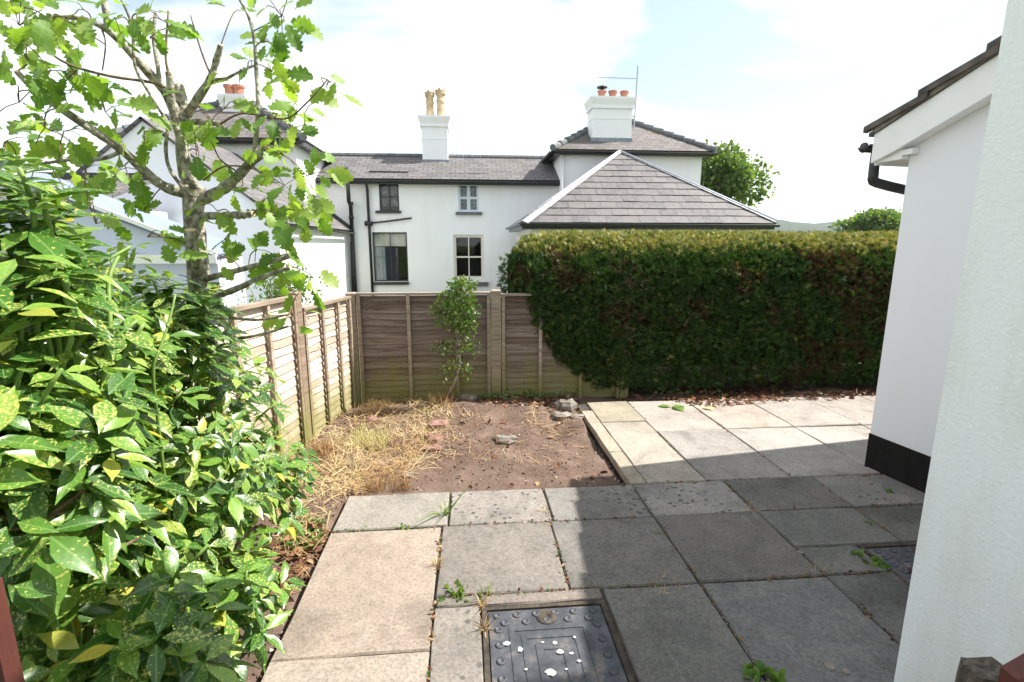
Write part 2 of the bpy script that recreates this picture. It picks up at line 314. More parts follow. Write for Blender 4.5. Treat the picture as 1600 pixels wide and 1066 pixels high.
def cover_mat():
    m, nt, N, l, b, out = new_mat('worn_black_iron'); v = coords(N, l); b.inputs['Roughness'].default_value = .55
    col = ramp(N, l, noise(N, l, v, 9, 7, .7), [(.35, (.022, .025, .03)), (.56, (.06, .064, .074)), (.68, (.15, .125, .105))]); l(col, b.inputs['Base Color'])
    l(ramp(N, l, noise(N, l, v, 14, 4), [(.3, .35), (.7, .8)]), b.inputs['Roughness']); bump(N, l, noise(N, l, v, 60, 4), b, .25, .003); return m
M_iron = cover_mat()

# ------------------------------------------------------------ leaf shapes and scatter
def leaf_shape(widths, fold=.18, curl=.12, wave=0., seed=0):
    """strip leaf along +Y, length 1; widths are half widths at even steps"""
    r = random.Random(seed); n = len(widths); V = []; U = []; F = []
    for i, w in enumerate(widths):
        t = i/(n-1); z = -curl*t*t
        for s in (-1, 0, 1):
            ww = w*s*(1+r.uniform(-.05, .05)); V.append((ww, t, z+fold*abs(ww)+(wave*math.sin(7*t+s+seed) if s else 0))); U.append((ww, t, 0))
    for i in range(n-1):
        for k in (0, 1): F.append((i*3+k, i*3+k+1, i*3+k+4, i*3+k+3))
    return np.array(V), F, np.array(U)
AUC = [leaf_shape([.012, .10, .19, .225, .20, .14, .05, .003], .25, c, .012, i) for i, c in enumerate((.05, .12, .2, .28, .1, .16))]
AUC += [leaf_shape([.012, .08, .14, .165, .155, .10, .045, .003], .35, c, .02, 9+i) for i, c in enumerate((.1, .22))]
def oak_w(t): return .014 if t < .09 else .40*math.sin(math.pi*min(1, t*.9+.07))**.7*(.4+.6*min(1, t*1.5))*(.42+.58*abs(math.sin(math.pi*(t-.09)/.91*4.5))**.55)
OAK = [leaf_shape([oak_w(k/27) for k in range(27)]+[.04], .15, c, .03, i) for i, c in enumerate((.05, .15, .25, .35))]
SPRAY = []
for i in range(4):
    V = []; F = []; U = []; r = random.Random(i)
    for a in (-.75, -.35, 0, .4, .8):
        n = len(V); L_ = 1-.45*abs(a)+r.uniform(-.1, .1); dx, dy = math.sin(a), math.cos(a); w = .085; z = r.uniform(-.12, .12)
        V += [(0, 0, 0), (dx*L_*.5-dy*w, dy*L_*.5+dx*w, z), (dx*L_, dy*L_, z*2), (dx*L_*.5+dy*w, dy*L_*.5-dx*w, z)]; F.append((n, n+1, n+2, n+3)); U += [(0, 0, 0)]*4
    SPRAY.append((np.array(V), F, np.array(U)))
ROUND = [leaf_shape([.02, .22, .33, .28, .02], .15, .1, 0, i) for i in range(2)]
BLADE = [leaf_shape([.018, .016, .012, .002], .2, c, 0, i) for i, c in enumerate((.1, .35, .6, -.1))]
BLADE2 = [leaf_shape([.03, .034, .024, .002], .2, c, 0, i) for i, c in enumerate((.1, .35, .7, 1.0))]
DEADL = [leaf_shape([.02, .2, .3, .25, .02], .5, c, .06, i) for i, c in enumerate((.2, .5, .4))]
QUAD = [(np.array([(-.4, 0, 0), (.1, -.05, .1), (.45, .5, 0), (.05, 1, -.1), (-.45, .6, .05)]), [(0, 1, 2, 3, 4)], np.zeros((5, 3)))]
def frame(d, nrm):
    d = np.asarray(d, float); d = d/np.linalg.norm(d, axis=-1, keepdims=True); nrm = np.asarray(nrm, float)
    s = np.cross(d, nrm); s = s/(np.linalg.norm(s, axis=-1, keepdims=True)+1e-9); n2 = np.cross(s, d); return np.stack([s, d, n2], axis=-1)
def set_attr(me, rnd, luv):
    a = me.attributes.new('rnd', 'FLOAT', 'POINT'); a.data.foreach_set('value', np.asarray(rnd, np.float32))
    a = me.attributes.new('luv', 'FLOAT_VECTOR', 'POINT'); a.data.foreach_set('vector', np.asarray(luv, np.float32).ravel())
def scatter(name, shapes, P, D, Nn, S, m, parent=None, rnd=None, loc=None, smooth=True, label=None, cat=None, kind=None):
    """many leaves as ONE mesh"""
    P, D, Nn, S = (np.asarray(a, float) for a in (P, D, Nn, S)); n = len(P); Fm = frame(D, Nn)
    rnd = rng.random(n) if rnd is None else np.asarray(rnd); pick = rng.integers(0, len(shapes), n)
    VV = []; LP = []; LT = []; RR = []; UU = []; base = 0
    for k, (V, F, U) in enumerate(shapes):
        ix = np.nonzero(pick == k)[0]
        if not len(ix): continue
        W = np.einsum('nij,vj->nvi', Fm[ix], V)*S[ix, None, None]+P[ix, None, :]
        VV.append(W.reshape(-1, 3)); RR.append(np.repeat(rnd[ix], len(V))); UU.append(np.tile(U, (len(ix), 1)))
        fl = np.array([len(f) for f in F]); fi = np.concatenate([np.array(f) for f in F])
        LP.append((fi[None, :]+(base+np.arange(len(ix))*len(V))[:, None]).ravel()); LT.append(np.tile(fl, len(ix))); base += len(ix)*len(V)
    VV = np.concatenate(VV); LP = np.concatenate(LP); LT = np.concatenate(LT)
    org = ORG[parent.name] if parent is not None else Vector(loc or (0, 0, 0)); VV = VV-np.array(org)
    me = bpy.data.meshes.new(name); me.vertices.add(len(VV)); me.vertices.foreach_set('co', VV.astype(np.float32).ravel())
    me.loops.add(len(LP)); me.loops.foreach_set('vertex_index', LP.astype(np.int32)); me.polygons.add(len(LT))
    st = np.concatenate([[0], np.cumsum(LT)[:-1]]); me.polygons.foreach_set('loop_start', st.astype(np.int32)); me.polygons.foreach_set('loop_total', LT.astype(np.int32))
    if smooth: me.polygons.foreach_set('use_smooth', np.ones(len(LT), bool))
    me.update(calc_edges=True); me.validate(); set_attr(me, np.concatenate(RR), np.concatenate(UU)); me.materials.append(m)
    o = link(bpy.data.objects.new(name, me)); ORG[o.name] = org
    if parent is not None: o.parent = parent
    else: o.location = org
    if kind: o['kind'] = kind
    if label: tag(o, label, cat)
    return o
def leaf_parts(name, shapes, P, D, Nn, S, m, parent):
    """leaves as single objects that share mesh data"""
    data = []
    for k, (V, F, U) in enumerate(shapes):
        me = bpy.data.meshes.new(name); me.from_pydata(V.tolist(), [], F); me.polygons.foreach_set('use_smooth', [True]*len(F)); set_attr(me, np.full(len(V), rng.random()), U); me.attributes.new('single', 'FLOAT', 'POINT').data.foreach_set('value', np.ones(len(V), np.float32)); me.materials.append(m); data.append(me)
    Fm = frame(D, Nn); org = ORG[parent.name]
    for i in range(len(P)):
        o = link(bpy.data.objects.new(name, data[int(rng.integers(len(data)))])); o.parent = parent
        R = Matrix(Fm[i].tolist()).to_4x4(); o.matrix_local = Matrix.Translation(Vector(P[i])-org) @ R @ Matrix.Scale(float(S[i]), 4)
def split_leaves(name, rest, shapes, P, D, Nn, S, m, parent, n=300):
    """the n leaves that show largest become parts, the others one joined part"""
    P = np.asarray(P); D = np.asarray(D); Nn = np.asarray(Nn); S = np.asarray(S)
    c, s = math.cos(YAW), math.sin(YAW); cp, sp = math.cos(PITCH), math.sin(PITCH)
    q = P-np.array([0, 0, CAMZ]); fz = q@np.array([s*cp, c*cp, -sp]); fx = q@np.array([c, -s, 0]); fy = -(q@np.array([s*sp, c*sp, cp]))
    inside = (fz > .3) & (np.abs(fx/fz) < 1.02) & (np.abs(fy/fz) < .69)
    size = np.where(inside, S/np.maximum(fz, .3), 0)*(1+.25*np.clip(2-fz, 0, 1)); o = np.argsort(-size); a, b = o[:n], o[n:]
    leaf_parts(name, shapes, P[a], D[a], Nn[a], S[a], m, parent)
    if len(b): scatter(rest, shapes, P[b], D[b], Nn[b], S[b], m, parent, kind='stuff')
def unit(n):
    v = rng.normal(size=(n, 3)); return v/np.linalg.norm(v, axis=1, keepdims=True)

# ============================================================ SETTING
def struct(o): o['kind'] = 'structure'; return o
g = MB(); g.add([(-2500, -300, -.16), (2500, -300, -.16), (2500, 3500, -.16), (-2500, 3500, -.16)], [(0, 1, 2, 3)])
tag(struct(g.build('ground', M_grass)), 'flat green ground reaching to the horizon', 'ground')

# garden soil: a fine uneven sheet, sunk where the paving lies
def in_patio(x, y): return ((x > -.83) & (y < 3.2)) | ((x > 1.09) & (y < 5.04))
nx, ny = 300, 230; gx = np.linspace(-3.4, 6.6, nx); gy = np.linspace(-.6, 7.2, ny); X, Yg = np.meshgrid(gx, gy)
def vnoise(X, Y, s, seed):
    r = np.random.default_rng(seed); T = r.random((64, 64)); x = X*s; y = Y*s; xi = np.floor(x).astype(int); yi = np.floor(y).astype(int); fx = x-xi; fy = y-yi; fx = fx*fx*(3-2*fx); fy = fy*fy*(3-2*fy)
    return (T[yi % 64, xi % 64]*(1-fx)+T[yi % 64, (xi+1) % 64]*fx)*(1-fy)+(T[(yi+1) % 64, xi % 64]*(1-fx)+T[(yi+1) % 64, (xi+1) % 64]*fx)*fy
def soil_z(X, Y):
    X = np.asarray(X, float); Y = np.asarray(Y, float)
    z = -.035+.05*(vnoise(X, Y, 1.7, 1)-.5)+.03*(vnoise(X, Y, 5, 2)-.5)+.016*(vnoise(X, Y, 14, 3)-.5)
    z = z+.06*np.exp(-((X-.0)/.9)**2-((Y-4.9)/.5)**2)
    ep = np.where(Y < 3.3, -.02, 0); z = np.where((Y > 3.2) & (Y < 3.45) & (X < 1.1), np.minimum(z, -.03), z)
    z = np.where((X > .75) & (X < 1.12) & (Y > 3.2) & (Y < 5.1), z-.02, z)
    return np.where(in_patio(X, Y), -.13, z)
Z = soil_z(X, Yg)
V = np.stack([X.ravel(), Yg.ravel(), Z.ravel()], 1); ii = np.arange(nx*ny).reshape(ny, nx)
F = np.stack([ii[:-1, :-1].ravel(), ii[:-1, 1:].ravel(), ii[1:, 1:].ravel(), ii[1:, :-1].ravel()], 1)
soil = tag(struct(obj('garden_bed', V, F, M_soil, smooth=True)), 'bare brown garden soil between the fences and the paving', 'soil')

# patio: base sheet + one object for each slab
pb = MB(); pb.add([(-.815, .2, -.016), (6.4, .2, -.016), (6.4, 3.19, -.016), (-.815, 3.19, -.016)], [(0, 1, 2, 3)]); pb.add([(1.115, 3.19, -.016), (6.4, 3.19, -.016), (6.4, 5.03, -.016), (1.115, 5.03, -.016)], [(0, 1, 2, 3)])
patio = tag(struct(pb.build('patio', M_joint)), 'old concrete slab paving with weedy joints', 'paving')
SL = (.40, .35, .295); TONES = [(.42, .36, .30), (.36, .325, .285), (.40, .33, .265), (.34, .32, .29), (.44, .385, .33)]
def slab(x0, x1, y0, y1, col=None, dots=0., gap=.0045, dz=0., drop=None, warp=.004):
    r = random; out = []
    xa, xb, ya, yb = x0+gap, x1-gap, y0+gap, y1-gap
    def edge(p, q, n):
        for i in range(n):
            t = i/n; out.append((lerp(p[0], q[0], t)+r.uniform(-warp, warp), lerp(p[1], q[1], t)+r.uniform(-warp, warp)))
    n1 = max(2, int((xb-xa)/.2)); n2 = max(2, int((yb-ya)/.2))
    edge((xa, ya), (xb, ya), n1); edge((xb, ya), (xb, yb), n2); edge((xb, yb), (xa, yb), n1); edge((xa, yb), (xa, ya), n2)
    n = len(out); cx, cy = (xa+xb)/2, (ya+yb)/2; tx, ty = r.uniform(-.004, .004), r.uniform(-.004, .004); h = r.uniform(-.003, .003)+dz
    def z(x, y): return h+tx*(x-cx)/.5+ty*(y-cy)/.5
    V = [(x, y, -.055+dz) for x, y in out]+[(x, y, z(x, y)-.008) for x, y in out]
    ins = []
    for x, y in out: d = math.hypot(x-cx, y-cy); k = 1-.007/d; xx, yy = cx+(x-cx)*k, cy+(y-cy)*k; ins.append((xx, yy, z(xx, yy)))
    V += ins; F = [(i, (i+1) % n, n+(i+1) % n, n+i) for i in range(n)]+[(n+i, n+(i+1) % n, 2*n+(i+1) % n, 2*n+i) for i in range(n)]+[tuple(range(2*n, 3*n))]
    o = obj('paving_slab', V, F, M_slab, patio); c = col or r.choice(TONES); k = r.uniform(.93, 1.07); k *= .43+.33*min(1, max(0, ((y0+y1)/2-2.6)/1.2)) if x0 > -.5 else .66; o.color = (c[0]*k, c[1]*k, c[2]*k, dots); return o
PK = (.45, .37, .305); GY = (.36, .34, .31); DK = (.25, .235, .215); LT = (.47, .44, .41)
cols = [-.82, -.18, .47, 1.12, 1.78, 2.42, 3.07, 3.72, 4.4, 5.05, 5.7, 6.35]
# row 2.77..3.2 next to the bed
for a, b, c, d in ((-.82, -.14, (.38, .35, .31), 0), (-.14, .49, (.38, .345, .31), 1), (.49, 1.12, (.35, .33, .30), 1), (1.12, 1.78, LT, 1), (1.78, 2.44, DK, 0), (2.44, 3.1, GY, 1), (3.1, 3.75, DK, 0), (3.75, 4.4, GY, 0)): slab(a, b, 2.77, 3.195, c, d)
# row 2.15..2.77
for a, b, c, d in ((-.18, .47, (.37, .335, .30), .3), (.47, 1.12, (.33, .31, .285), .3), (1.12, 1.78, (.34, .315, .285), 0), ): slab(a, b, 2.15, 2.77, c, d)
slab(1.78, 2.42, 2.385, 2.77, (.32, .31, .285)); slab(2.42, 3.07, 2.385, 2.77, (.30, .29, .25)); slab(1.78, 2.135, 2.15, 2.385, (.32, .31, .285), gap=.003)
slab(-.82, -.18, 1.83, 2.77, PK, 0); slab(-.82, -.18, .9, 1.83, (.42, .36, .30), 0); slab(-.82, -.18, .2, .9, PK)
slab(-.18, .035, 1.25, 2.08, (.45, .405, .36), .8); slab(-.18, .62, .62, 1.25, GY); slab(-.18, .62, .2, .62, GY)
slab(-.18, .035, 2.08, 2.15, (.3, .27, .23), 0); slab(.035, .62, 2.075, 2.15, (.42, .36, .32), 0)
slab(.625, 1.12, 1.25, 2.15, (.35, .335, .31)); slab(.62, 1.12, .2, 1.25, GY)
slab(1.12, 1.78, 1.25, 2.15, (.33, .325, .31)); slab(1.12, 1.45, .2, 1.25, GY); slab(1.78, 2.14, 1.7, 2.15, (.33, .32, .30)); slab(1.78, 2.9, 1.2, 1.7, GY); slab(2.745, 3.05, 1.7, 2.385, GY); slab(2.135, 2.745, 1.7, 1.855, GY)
# far terrace: narrow kerb strip, then the columns up to the hedge
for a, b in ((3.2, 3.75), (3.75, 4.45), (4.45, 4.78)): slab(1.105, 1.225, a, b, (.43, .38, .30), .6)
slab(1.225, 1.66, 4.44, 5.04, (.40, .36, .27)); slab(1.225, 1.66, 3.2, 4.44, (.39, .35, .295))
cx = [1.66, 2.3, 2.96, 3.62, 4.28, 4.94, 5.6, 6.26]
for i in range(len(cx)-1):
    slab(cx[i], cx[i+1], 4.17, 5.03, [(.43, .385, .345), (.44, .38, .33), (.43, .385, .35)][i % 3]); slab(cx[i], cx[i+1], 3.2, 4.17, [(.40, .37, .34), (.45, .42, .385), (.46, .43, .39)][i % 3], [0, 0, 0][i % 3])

# ------------------------------------------------------------ hill on the skyline
hv = []; hf = []; n = 60
for i in range(n):
    t = i/(n-1); x = 150+1500*t; prof = 62*math.exp(-((x-980)/330)**2)+42*math.exp(-((x-560)/150)**2)+6*math.sin(x*.03)*.4+random.uniform(0, 2.5)
    for j, (yy, k) in enumerate(((880, 0), (960, .6), (1080, 1), (1300, .5), (1500, 0))): hv.append((x, yy, -1+prof*k))
for i in range(n-1):
    for j in range(4): hf.append((i*5+j, (i+1)*5+j, (i+1)*5+j+1, i*5+j+1))
tag(struct(obj('hill', hv, hf, M_hill, smooth=True)), 'distant wooded hill on the skyline', 'hill')

# ============================================================ HOUSES
def wall_open(x0, x1, z0, z1, Y, openings, depth=.14):
    """front wall sheet facing the garden with real openings and reveals"""
    m = MB(); xs = sorted({x0, x1, *[v for o in openings for v in o[:2]]}); zs = sorted({z0, z1, *[v for o in openings for v in o[2:]]})
    for i in range(len(xs)-1):
        for j in range(len(zs)-1):
            cx_, cz = (xs[i]+xs[i+1])/2, (zs[j]+zs[j+1])/2
            if any(o[0] < cx_ < o[1] and o[2] < cz < o[3] for o in openings): continue
            m.add([(xs[i], Y, zs[j]), (xs[i+1], Y, zs[j]), (xs[i+1], Y, zs[j+1]), (xs[i], Y, zs[j+1])], [(0, 1, 2, 3)])
    for a, b, c, d in openings:
        e = Y+depth; m.add([(a, Y, c), (b, Y, c), (b, Y, d), (a, Y, d), (a, e, c), (b, e, c), (b, e, d), (a, e, d)], [(0, 4, 5, 1), (1, 5, 6, 2), (2, 6, 7, 3), (3, 7, 4, 0)])
    return m
def roof_quad(pts, mat_, name, parent, th=.05, uvs=None):
    """a roof slope from its corners (eave first), with thickness and metre UVs"""
    P = [Vector(p) for p in pts]; e = (P[1]-P[0]).normalized(); nrm = (P[1]-P[0]).cross(P[-1]-P[0]).normalized(); up = nrm.cross(e)
    n = len(P); V = P+[p-nrm*th for p in P]; UV = [((p-P[0]).dot(e), (p-P[0]).dot(up)) for p in P]*2
    F = [tuple(range(n)), tuple(range(n, 2*n))[::-1]]+[(i, n+i, n+(i+1) % n, (i+1) % n) for i in range(n)]
    return obj(name, V, F, mat_, parent, uv=UV)
def window(parent, x0, x1, z0, z1, Y, mframe, fw, cols_, rows_, bar, sash=None, inner=None, sill=None, msill=None):
    """frame with bars, panes, room behind, sill; Y is the wall face"""
    f = MB(); ya, yb = Y+.06, Y+.13
    f.box(x0, x0+fw, ya, yb, z0, z1); f.box(x1-fw, x1, ya, yb, z0, z1); f.box(x0+fw, x1-fw, ya, yb, z0, z0+fw); f.box(x0+fw, x1-fw, ya, yb, z1-fw, z1)
    w = obj('window', f.V, f.F, mframe, parent)
    xi, xj, zi, zj = x0+fw, x1-fw, z0+fw, z1-fw; b = MB()
    for k in range(1, cols_): xx = lerp(xi, xj, k/cols_); b.box(xx-bar/2, xx+bar/2, ya+.012, yb-.012, zi, zj)
    zc = []
    for k in range(1, rows_): 
        zz = lerp(zi, zj, k/rows_); zc.append(zz)
        for c in range(cols_):
            a = lerp(xi, xj, c/cols_)+(bar/2 if c else 0); d = lerp(xi, xj, (c+1)/cols_)-(bar/2 if c < cols_-1 else 0)
            h = bar*(1.5 if sash else .7); b.box(a, d, ya+.016, yb-.016, zz-h/2, zz+h/2)
    obj('glazing_bar', b.V, b.F, mframe, w)
    for c in range(cols_):
        for r_ in range(rows_):
            a, d = lerp(xi, xj, c/cols_), lerp(xi, xj, (c+1)/cols_); e, h = lerp(zi, zj, r_/rows_), lerp(zi, zj, (r_+1)/rows_)
            p = MB(); p.box(a+.002, d-.002, Y+.09, Y+.096, e+.002, h-.002); obj('pane', p.V, p.F, M_glass, w)
    rm = MB(); rm.box(x0-.3, x1+.3, Y+1.6, Y+1.64, z0-.3, z1+.3); rm.box(x0-.34, x0-.3, Y+.15, Y+1.64, z0-.3, z1+.3); rm.box(x1+.3, x1+.34, Y+.15, Y+1.64, z0-.3, z1+.3); rm.box(x0-.3, x1+.3, Y+.15, Y+1.6, z0-.34, z0-.3); rm.box(x0-.3, x1+.3, Y+.15, Y+1.6, z1+.3, z1+.34)
    obj('room', rm.V, rm.F, M_dark, w)
    for (a, d, e, h, mm, nm) in (inner or []):
        q = MB(); k = 9
        for i in range(k):
            u0, u1 = lerp(a, d, i/k), lerp(a, d, (i+1)/k); y0, y1 = (Y+.145+.02*(i % 2), Y+.145+.02*((i+1) % 2)); q.add([(u0, y0, e), (u1, y1, e), (u1, y1, h), (u0, y0, h)], [(0, 1, 2, 3)])
        obj(nm, q.V, q.F, mm, w)
    if sill:
        s = MB(); s.box(sill[0], sill[1], Y-.09, Y+.1, sill[2], sill[3]); obj('sill', s.V, s.F, msill, w)
    return w
def pot(parent, name, c, s, m, crown=False):
    p = MB(); prof = [(.15, 0), (.16, .04), (.12, .09), (.105, .4), (.125, .44), (.125, .5), (.105, .53), (.11, .6), (.15, .66), (.15, .74), (.12, .745), (.11, .68)]
    if not crown: prof = [(.15, 0), (.15, .02), (.13, .05), (.14, .26), (.17, .27), (.17, .33), (.14, .33), (.13, .25)]
    p.lathe([(r*s, z*s) for r, z in prof], c)
    if crown:
        for k in range(7):
            a = 2*math.pi*k/7; M = Matrix.Translation(Vector(c)+Vector((0, 0, .74*s))) @ Matrix.Rotation(a, 4, 'Z'); p.add([M @ Vector(v) for v in ((.12*s, -.055*s, 0), (.15*s, -.055*s, 0), (.15*s, .055*s, 0), (.12*s, .055*s, 0), (.135*s, 0, .09*s))], [(0, 1, 4), (1, 2, 4), (2, 3, 4), (3, 0, 4)])
    return obj(name, p.V, p.F, m, parent, False)
def cornice_chimney(parent, x0, x1, y0, y1, z0, z1, over=.12, band=True):
    s = MB(); s.box(x0, x1, y0, y1, z0, z1-.34)
    if band: s.box(x0-.012, x1+.012, y0-.012, y1+.012, z0+(z1-z0)*.52, z0+(z1-z0)*.52+.05)
    o = .05; s.box(x0-o, x1+o, y0-o, y1+o, z1-.338, z1-.24)
    P = [(x0-o, y0-o), (x1+o, y0-o), (x1+o, y1+o), (x0-o, y1+o)]; Q = [(x0-over, y0-over), (x1+over, y0-over), (x1+over, y1+over), (x0-over, y1+over)]
    s.add([(x, y, z1-.24) for x, y in P]+[(x, y, z1-.06) for x, y in Q]+[(x, y, z1) for x, y in Q], [(i, (i+1) % 4, 4+(i+1) % 4, 4+i) for i in range(4)]+[(4+i, 4+(i+1) % 4, 8+(i+1) % 4, 8+i) for i in range(4)]+[(8, 9, 10, 11)])
    ch = obj('chimney', s.V, s.F, M_white, parent)
    fl = MB(); fl.box(x0-.03, x1+.03, y0-.03, y1+.03, z0, z0+.02+(z1-z0)*.09); obj('flashing', fl.V, fl.F, M_lead, ch)
    return ch
def gutter(P, r=.055, n=8):
    m = MB(); P = [Vector(p) for p in P]; t = (P[-1]-P[0]).normalized(); sd = t.cross(Vector((0, 0, 1))).normalized(); V = []; F = []; pr = []
    for k in range(n+1): a = math.pi*k/n; pr.append((math.cos(a)*r, -math.sin(a)*r))
    for k in range(n, -1, -1): a = math.pi*k/n; pr.append((math.cos(a)*(r-.008), -math.sin(a)*(r-.008)))
    q = len(pr)
    for p in P: V += [p+sd*a+Vector((0, 0, b)) for a, b in pr]
    for i in range(len(P)-1): F += [(i*q+k, i*q+(k+1) % q, (i+1)*q+(k+1) % q, (i+1)*q+k) for k in range(q)]
    m.add(V, F); return m

# ---- the long middle cottage
FY = 17.0
zE = at(690, 284, FY-.3).z; xL = at(455, 280, FY).x; xR = at(877, 287, FY).x
tp = math.tan(rad(27)); 
# ridge distance where the slope meets the line of sight to the ridge
best = min((abs(at(690, 249, FY-.3+d*.05).z-(zE+.05*d*tp)), d*.05) for d in range(5, 120))[1]
RY = FY-.3+best; zR = zE+best*tp
cot = thing('cottage', (0, FY, -.16), 'long white two-storey cottage with low slate roof behind the panel fence', 'house')
def wx(u, v): return at(u, v, FY).x
def wz(u, v): return at(u, v, FY).z
W = [(wx(592, 300), wx(623, 300), wz(607, 330), wz(607, 284)), (wx(716, 300), wx(748, 300), wz(730, 331), wz(730, 287)), (wx(583, 400), wx(637, 400), wz(610, 440), wz(610, 363)), (wx(709, 400), wx(756, 400), wz(730, 436), wz(730, 367))]
wm = wall_open(xL, xR, -.16, zE+.12, FY, W); bx = MB(); bx.box(xL, xR, FY+1.75, 2*RY-FY, -.16, zE+.1)
obj('wall', wm.V, wm.F, M_white, cot); obj('back_wall', bx.V, bx.F, M_white, cot)
window(cot, *W[0], FY, M_black, .05, 2, 2, .055, inner=[(W[0][0]+.06, W[0][1]-.06, W[0][2]+.16, W[0][3]-.08, M_net, 'curtain')], sill=(wx(587, 330), wx(627, 330), wz(607, 333.5), wz(607, 329.5)), msill=M_black)
window(cot, *W[1], FY, M_upvc2, .07, 2, 2, .11, inner=[(W[1][0]+.08, W[1][1]-.08, W[1][2]+.1, W[1][3]-.1, M_net, 'curtain')], sill=(wx(712, 330), wx(753, 330), wz(730, 336), wz(730, 331.5)), msill=M_sill)
a, b, c, d = W[2]
window(cot, a, b, c, d, FY, M_black, .045, 2, 2, .018, inner=[(a, b, d-.36*(d-c)*.78, d, M_blind, 'blind'), (a, a+(b-a)*.33, c, d-.3*(d-c), M_curtain, 'curtain')], sill=(wx(580, 440), wx(639, 440), wz(610, 445), wz(610, 440.5)), msill=M_black)
window(cot, *W[3], FY, M_cream, .085, 2, 2, .035, sash=True, sill=(wx(704, 440), wx(763, 440), wz(730, 447), wz(730, 441)), msill=M_sill)
rf = roof_quad([(xL, FY-.3, zE+.08), (xR+.5, FY-.3, zE+.08), (xR+.5, RY, zR+.08), (xL, RY, zR+.08)], M_slate, 'roof', cot)
roof_quad([(xR+.5, 2*RY-FY+.3, zE+.08), (xL, 2*RY-FY+.3, zE+.08), (xL, RY, zR+.08), (xR+.5, RY, zR+.08)], M_slate, 'rear_roof', cot)
m = MB(); nr = 30
for k in range(nr):
    t = MB(); a, b = lerp(xL, xR+.4, k/nr), lerp(xL, xR+.4, (k+1)/nr); t.tube([(a+.004, RY, zR+.085), (b-.004, RY, zR+.085+random.uniform(-.008, .008))], .085, 8); obj('ridge_tile', t.V, t.F, M_sill, rf)
t = MB(); t.box(xL, xR-.02, FY-.26, FY-.235, zE-.09, zE+.035); t.box(xL, xR-.02, FY-.235, FY-.002, zE-.01, zE+.012); obj('fascia', t.V, t.F, M_black, cot)
t = gutter([(xL, FY-.33, zE+.03), (xR-.03, FY-.33, zE+.0)], .065); obj('gutter', t.V, t.F, M_black, cot, True)
x0, x1 = at(661, 220, RY).x, at(700, 220, RY).x; zt = at(680, 183, RY-.3).z
ch = cornice_chimney(cot, x0, x1, RY-.45, RY+.42, zR-.25, zt)
for u, h in ((672, 0), (689, .06)): pot(ch, 'chimney_pot', (at(u, 180, RY).x, RY+.02, zt-.01+h*.3), 1.13+h, M_pot, True)
t = MB(); a = at(714, 246, RY+.3); t.tube([(a.x, RY+.3, zR-.1), (a.x, RY+.3, zR+.62)], .012, 5); t.tube([(a.x-.35, RY+.1, zR+.6), (a.x+.55, RY+.5, zR+.6)], .008, 5)
for k in range(6): q = lerp(-.3, .5, k/5); t.tube([(a.x+q-.03, RY+.3+q*.44-.14, zR+.6), (a.x+q+.03, RY+.3+q*.44+.14, zR+.6)], .005, 4)
obj('aerial', t.V, t.F, M_metal, cot)
t = MB(); t.lathe([(.16, 0), (.16, .24), (.19, .25), (.19, .3), (.1, .32)], (at(708, 240, RY+.8).x, RY+.8, zR-.05)); obj('rear_flue', t.V, t.F, M_metal, cot, True)
# soil stack, rainwater pipe with hopper, waste pipe
t = MB(); P = [at(542, 262, FY-.42), at(545, 315, FY-.42), at(548, 322, FY-.16), at(552, 400, FY-.16)]; P.append(Vector((P[3].x, FY-.16, -.16))); t.tube(P, .062, 10)
for v in (318, 340, 395, 430): p = at(548+(v-318)*.04, v, FY-.16); t.tube([p+Vector((0, 0, .05)), p-Vector((0, 0, .05))], .08, 10)
obj('soil_pipe', t.V, t.F, M_black, cot, True)
t = MB(); a = at(574, 300, FY-.09); zb = a.x; t.tube([(a.x, FY-.2, zE), (a.x, FY-.2, zE-.08), (a.x, FY-.09, zE-.25), (a.x, FY-.09, -.16)], .045, 8)
hz = wz(574, 350); t.box(a.x-.13, a.x+.1, FY-.17, FY-.004, hz-.06, hz+.08); obj('down_pipe', t.V, t.F, M_black, cot, True)
t = MB(); t.tube([(a.x, FY-.06, hz+.02), at(605, 346, FY-.06), at(642, 341, FY-.06), at(643, 341, FY+.05)], .028, 6); obj('waste_pipe', t.V, t.F, M_black, cot, True)

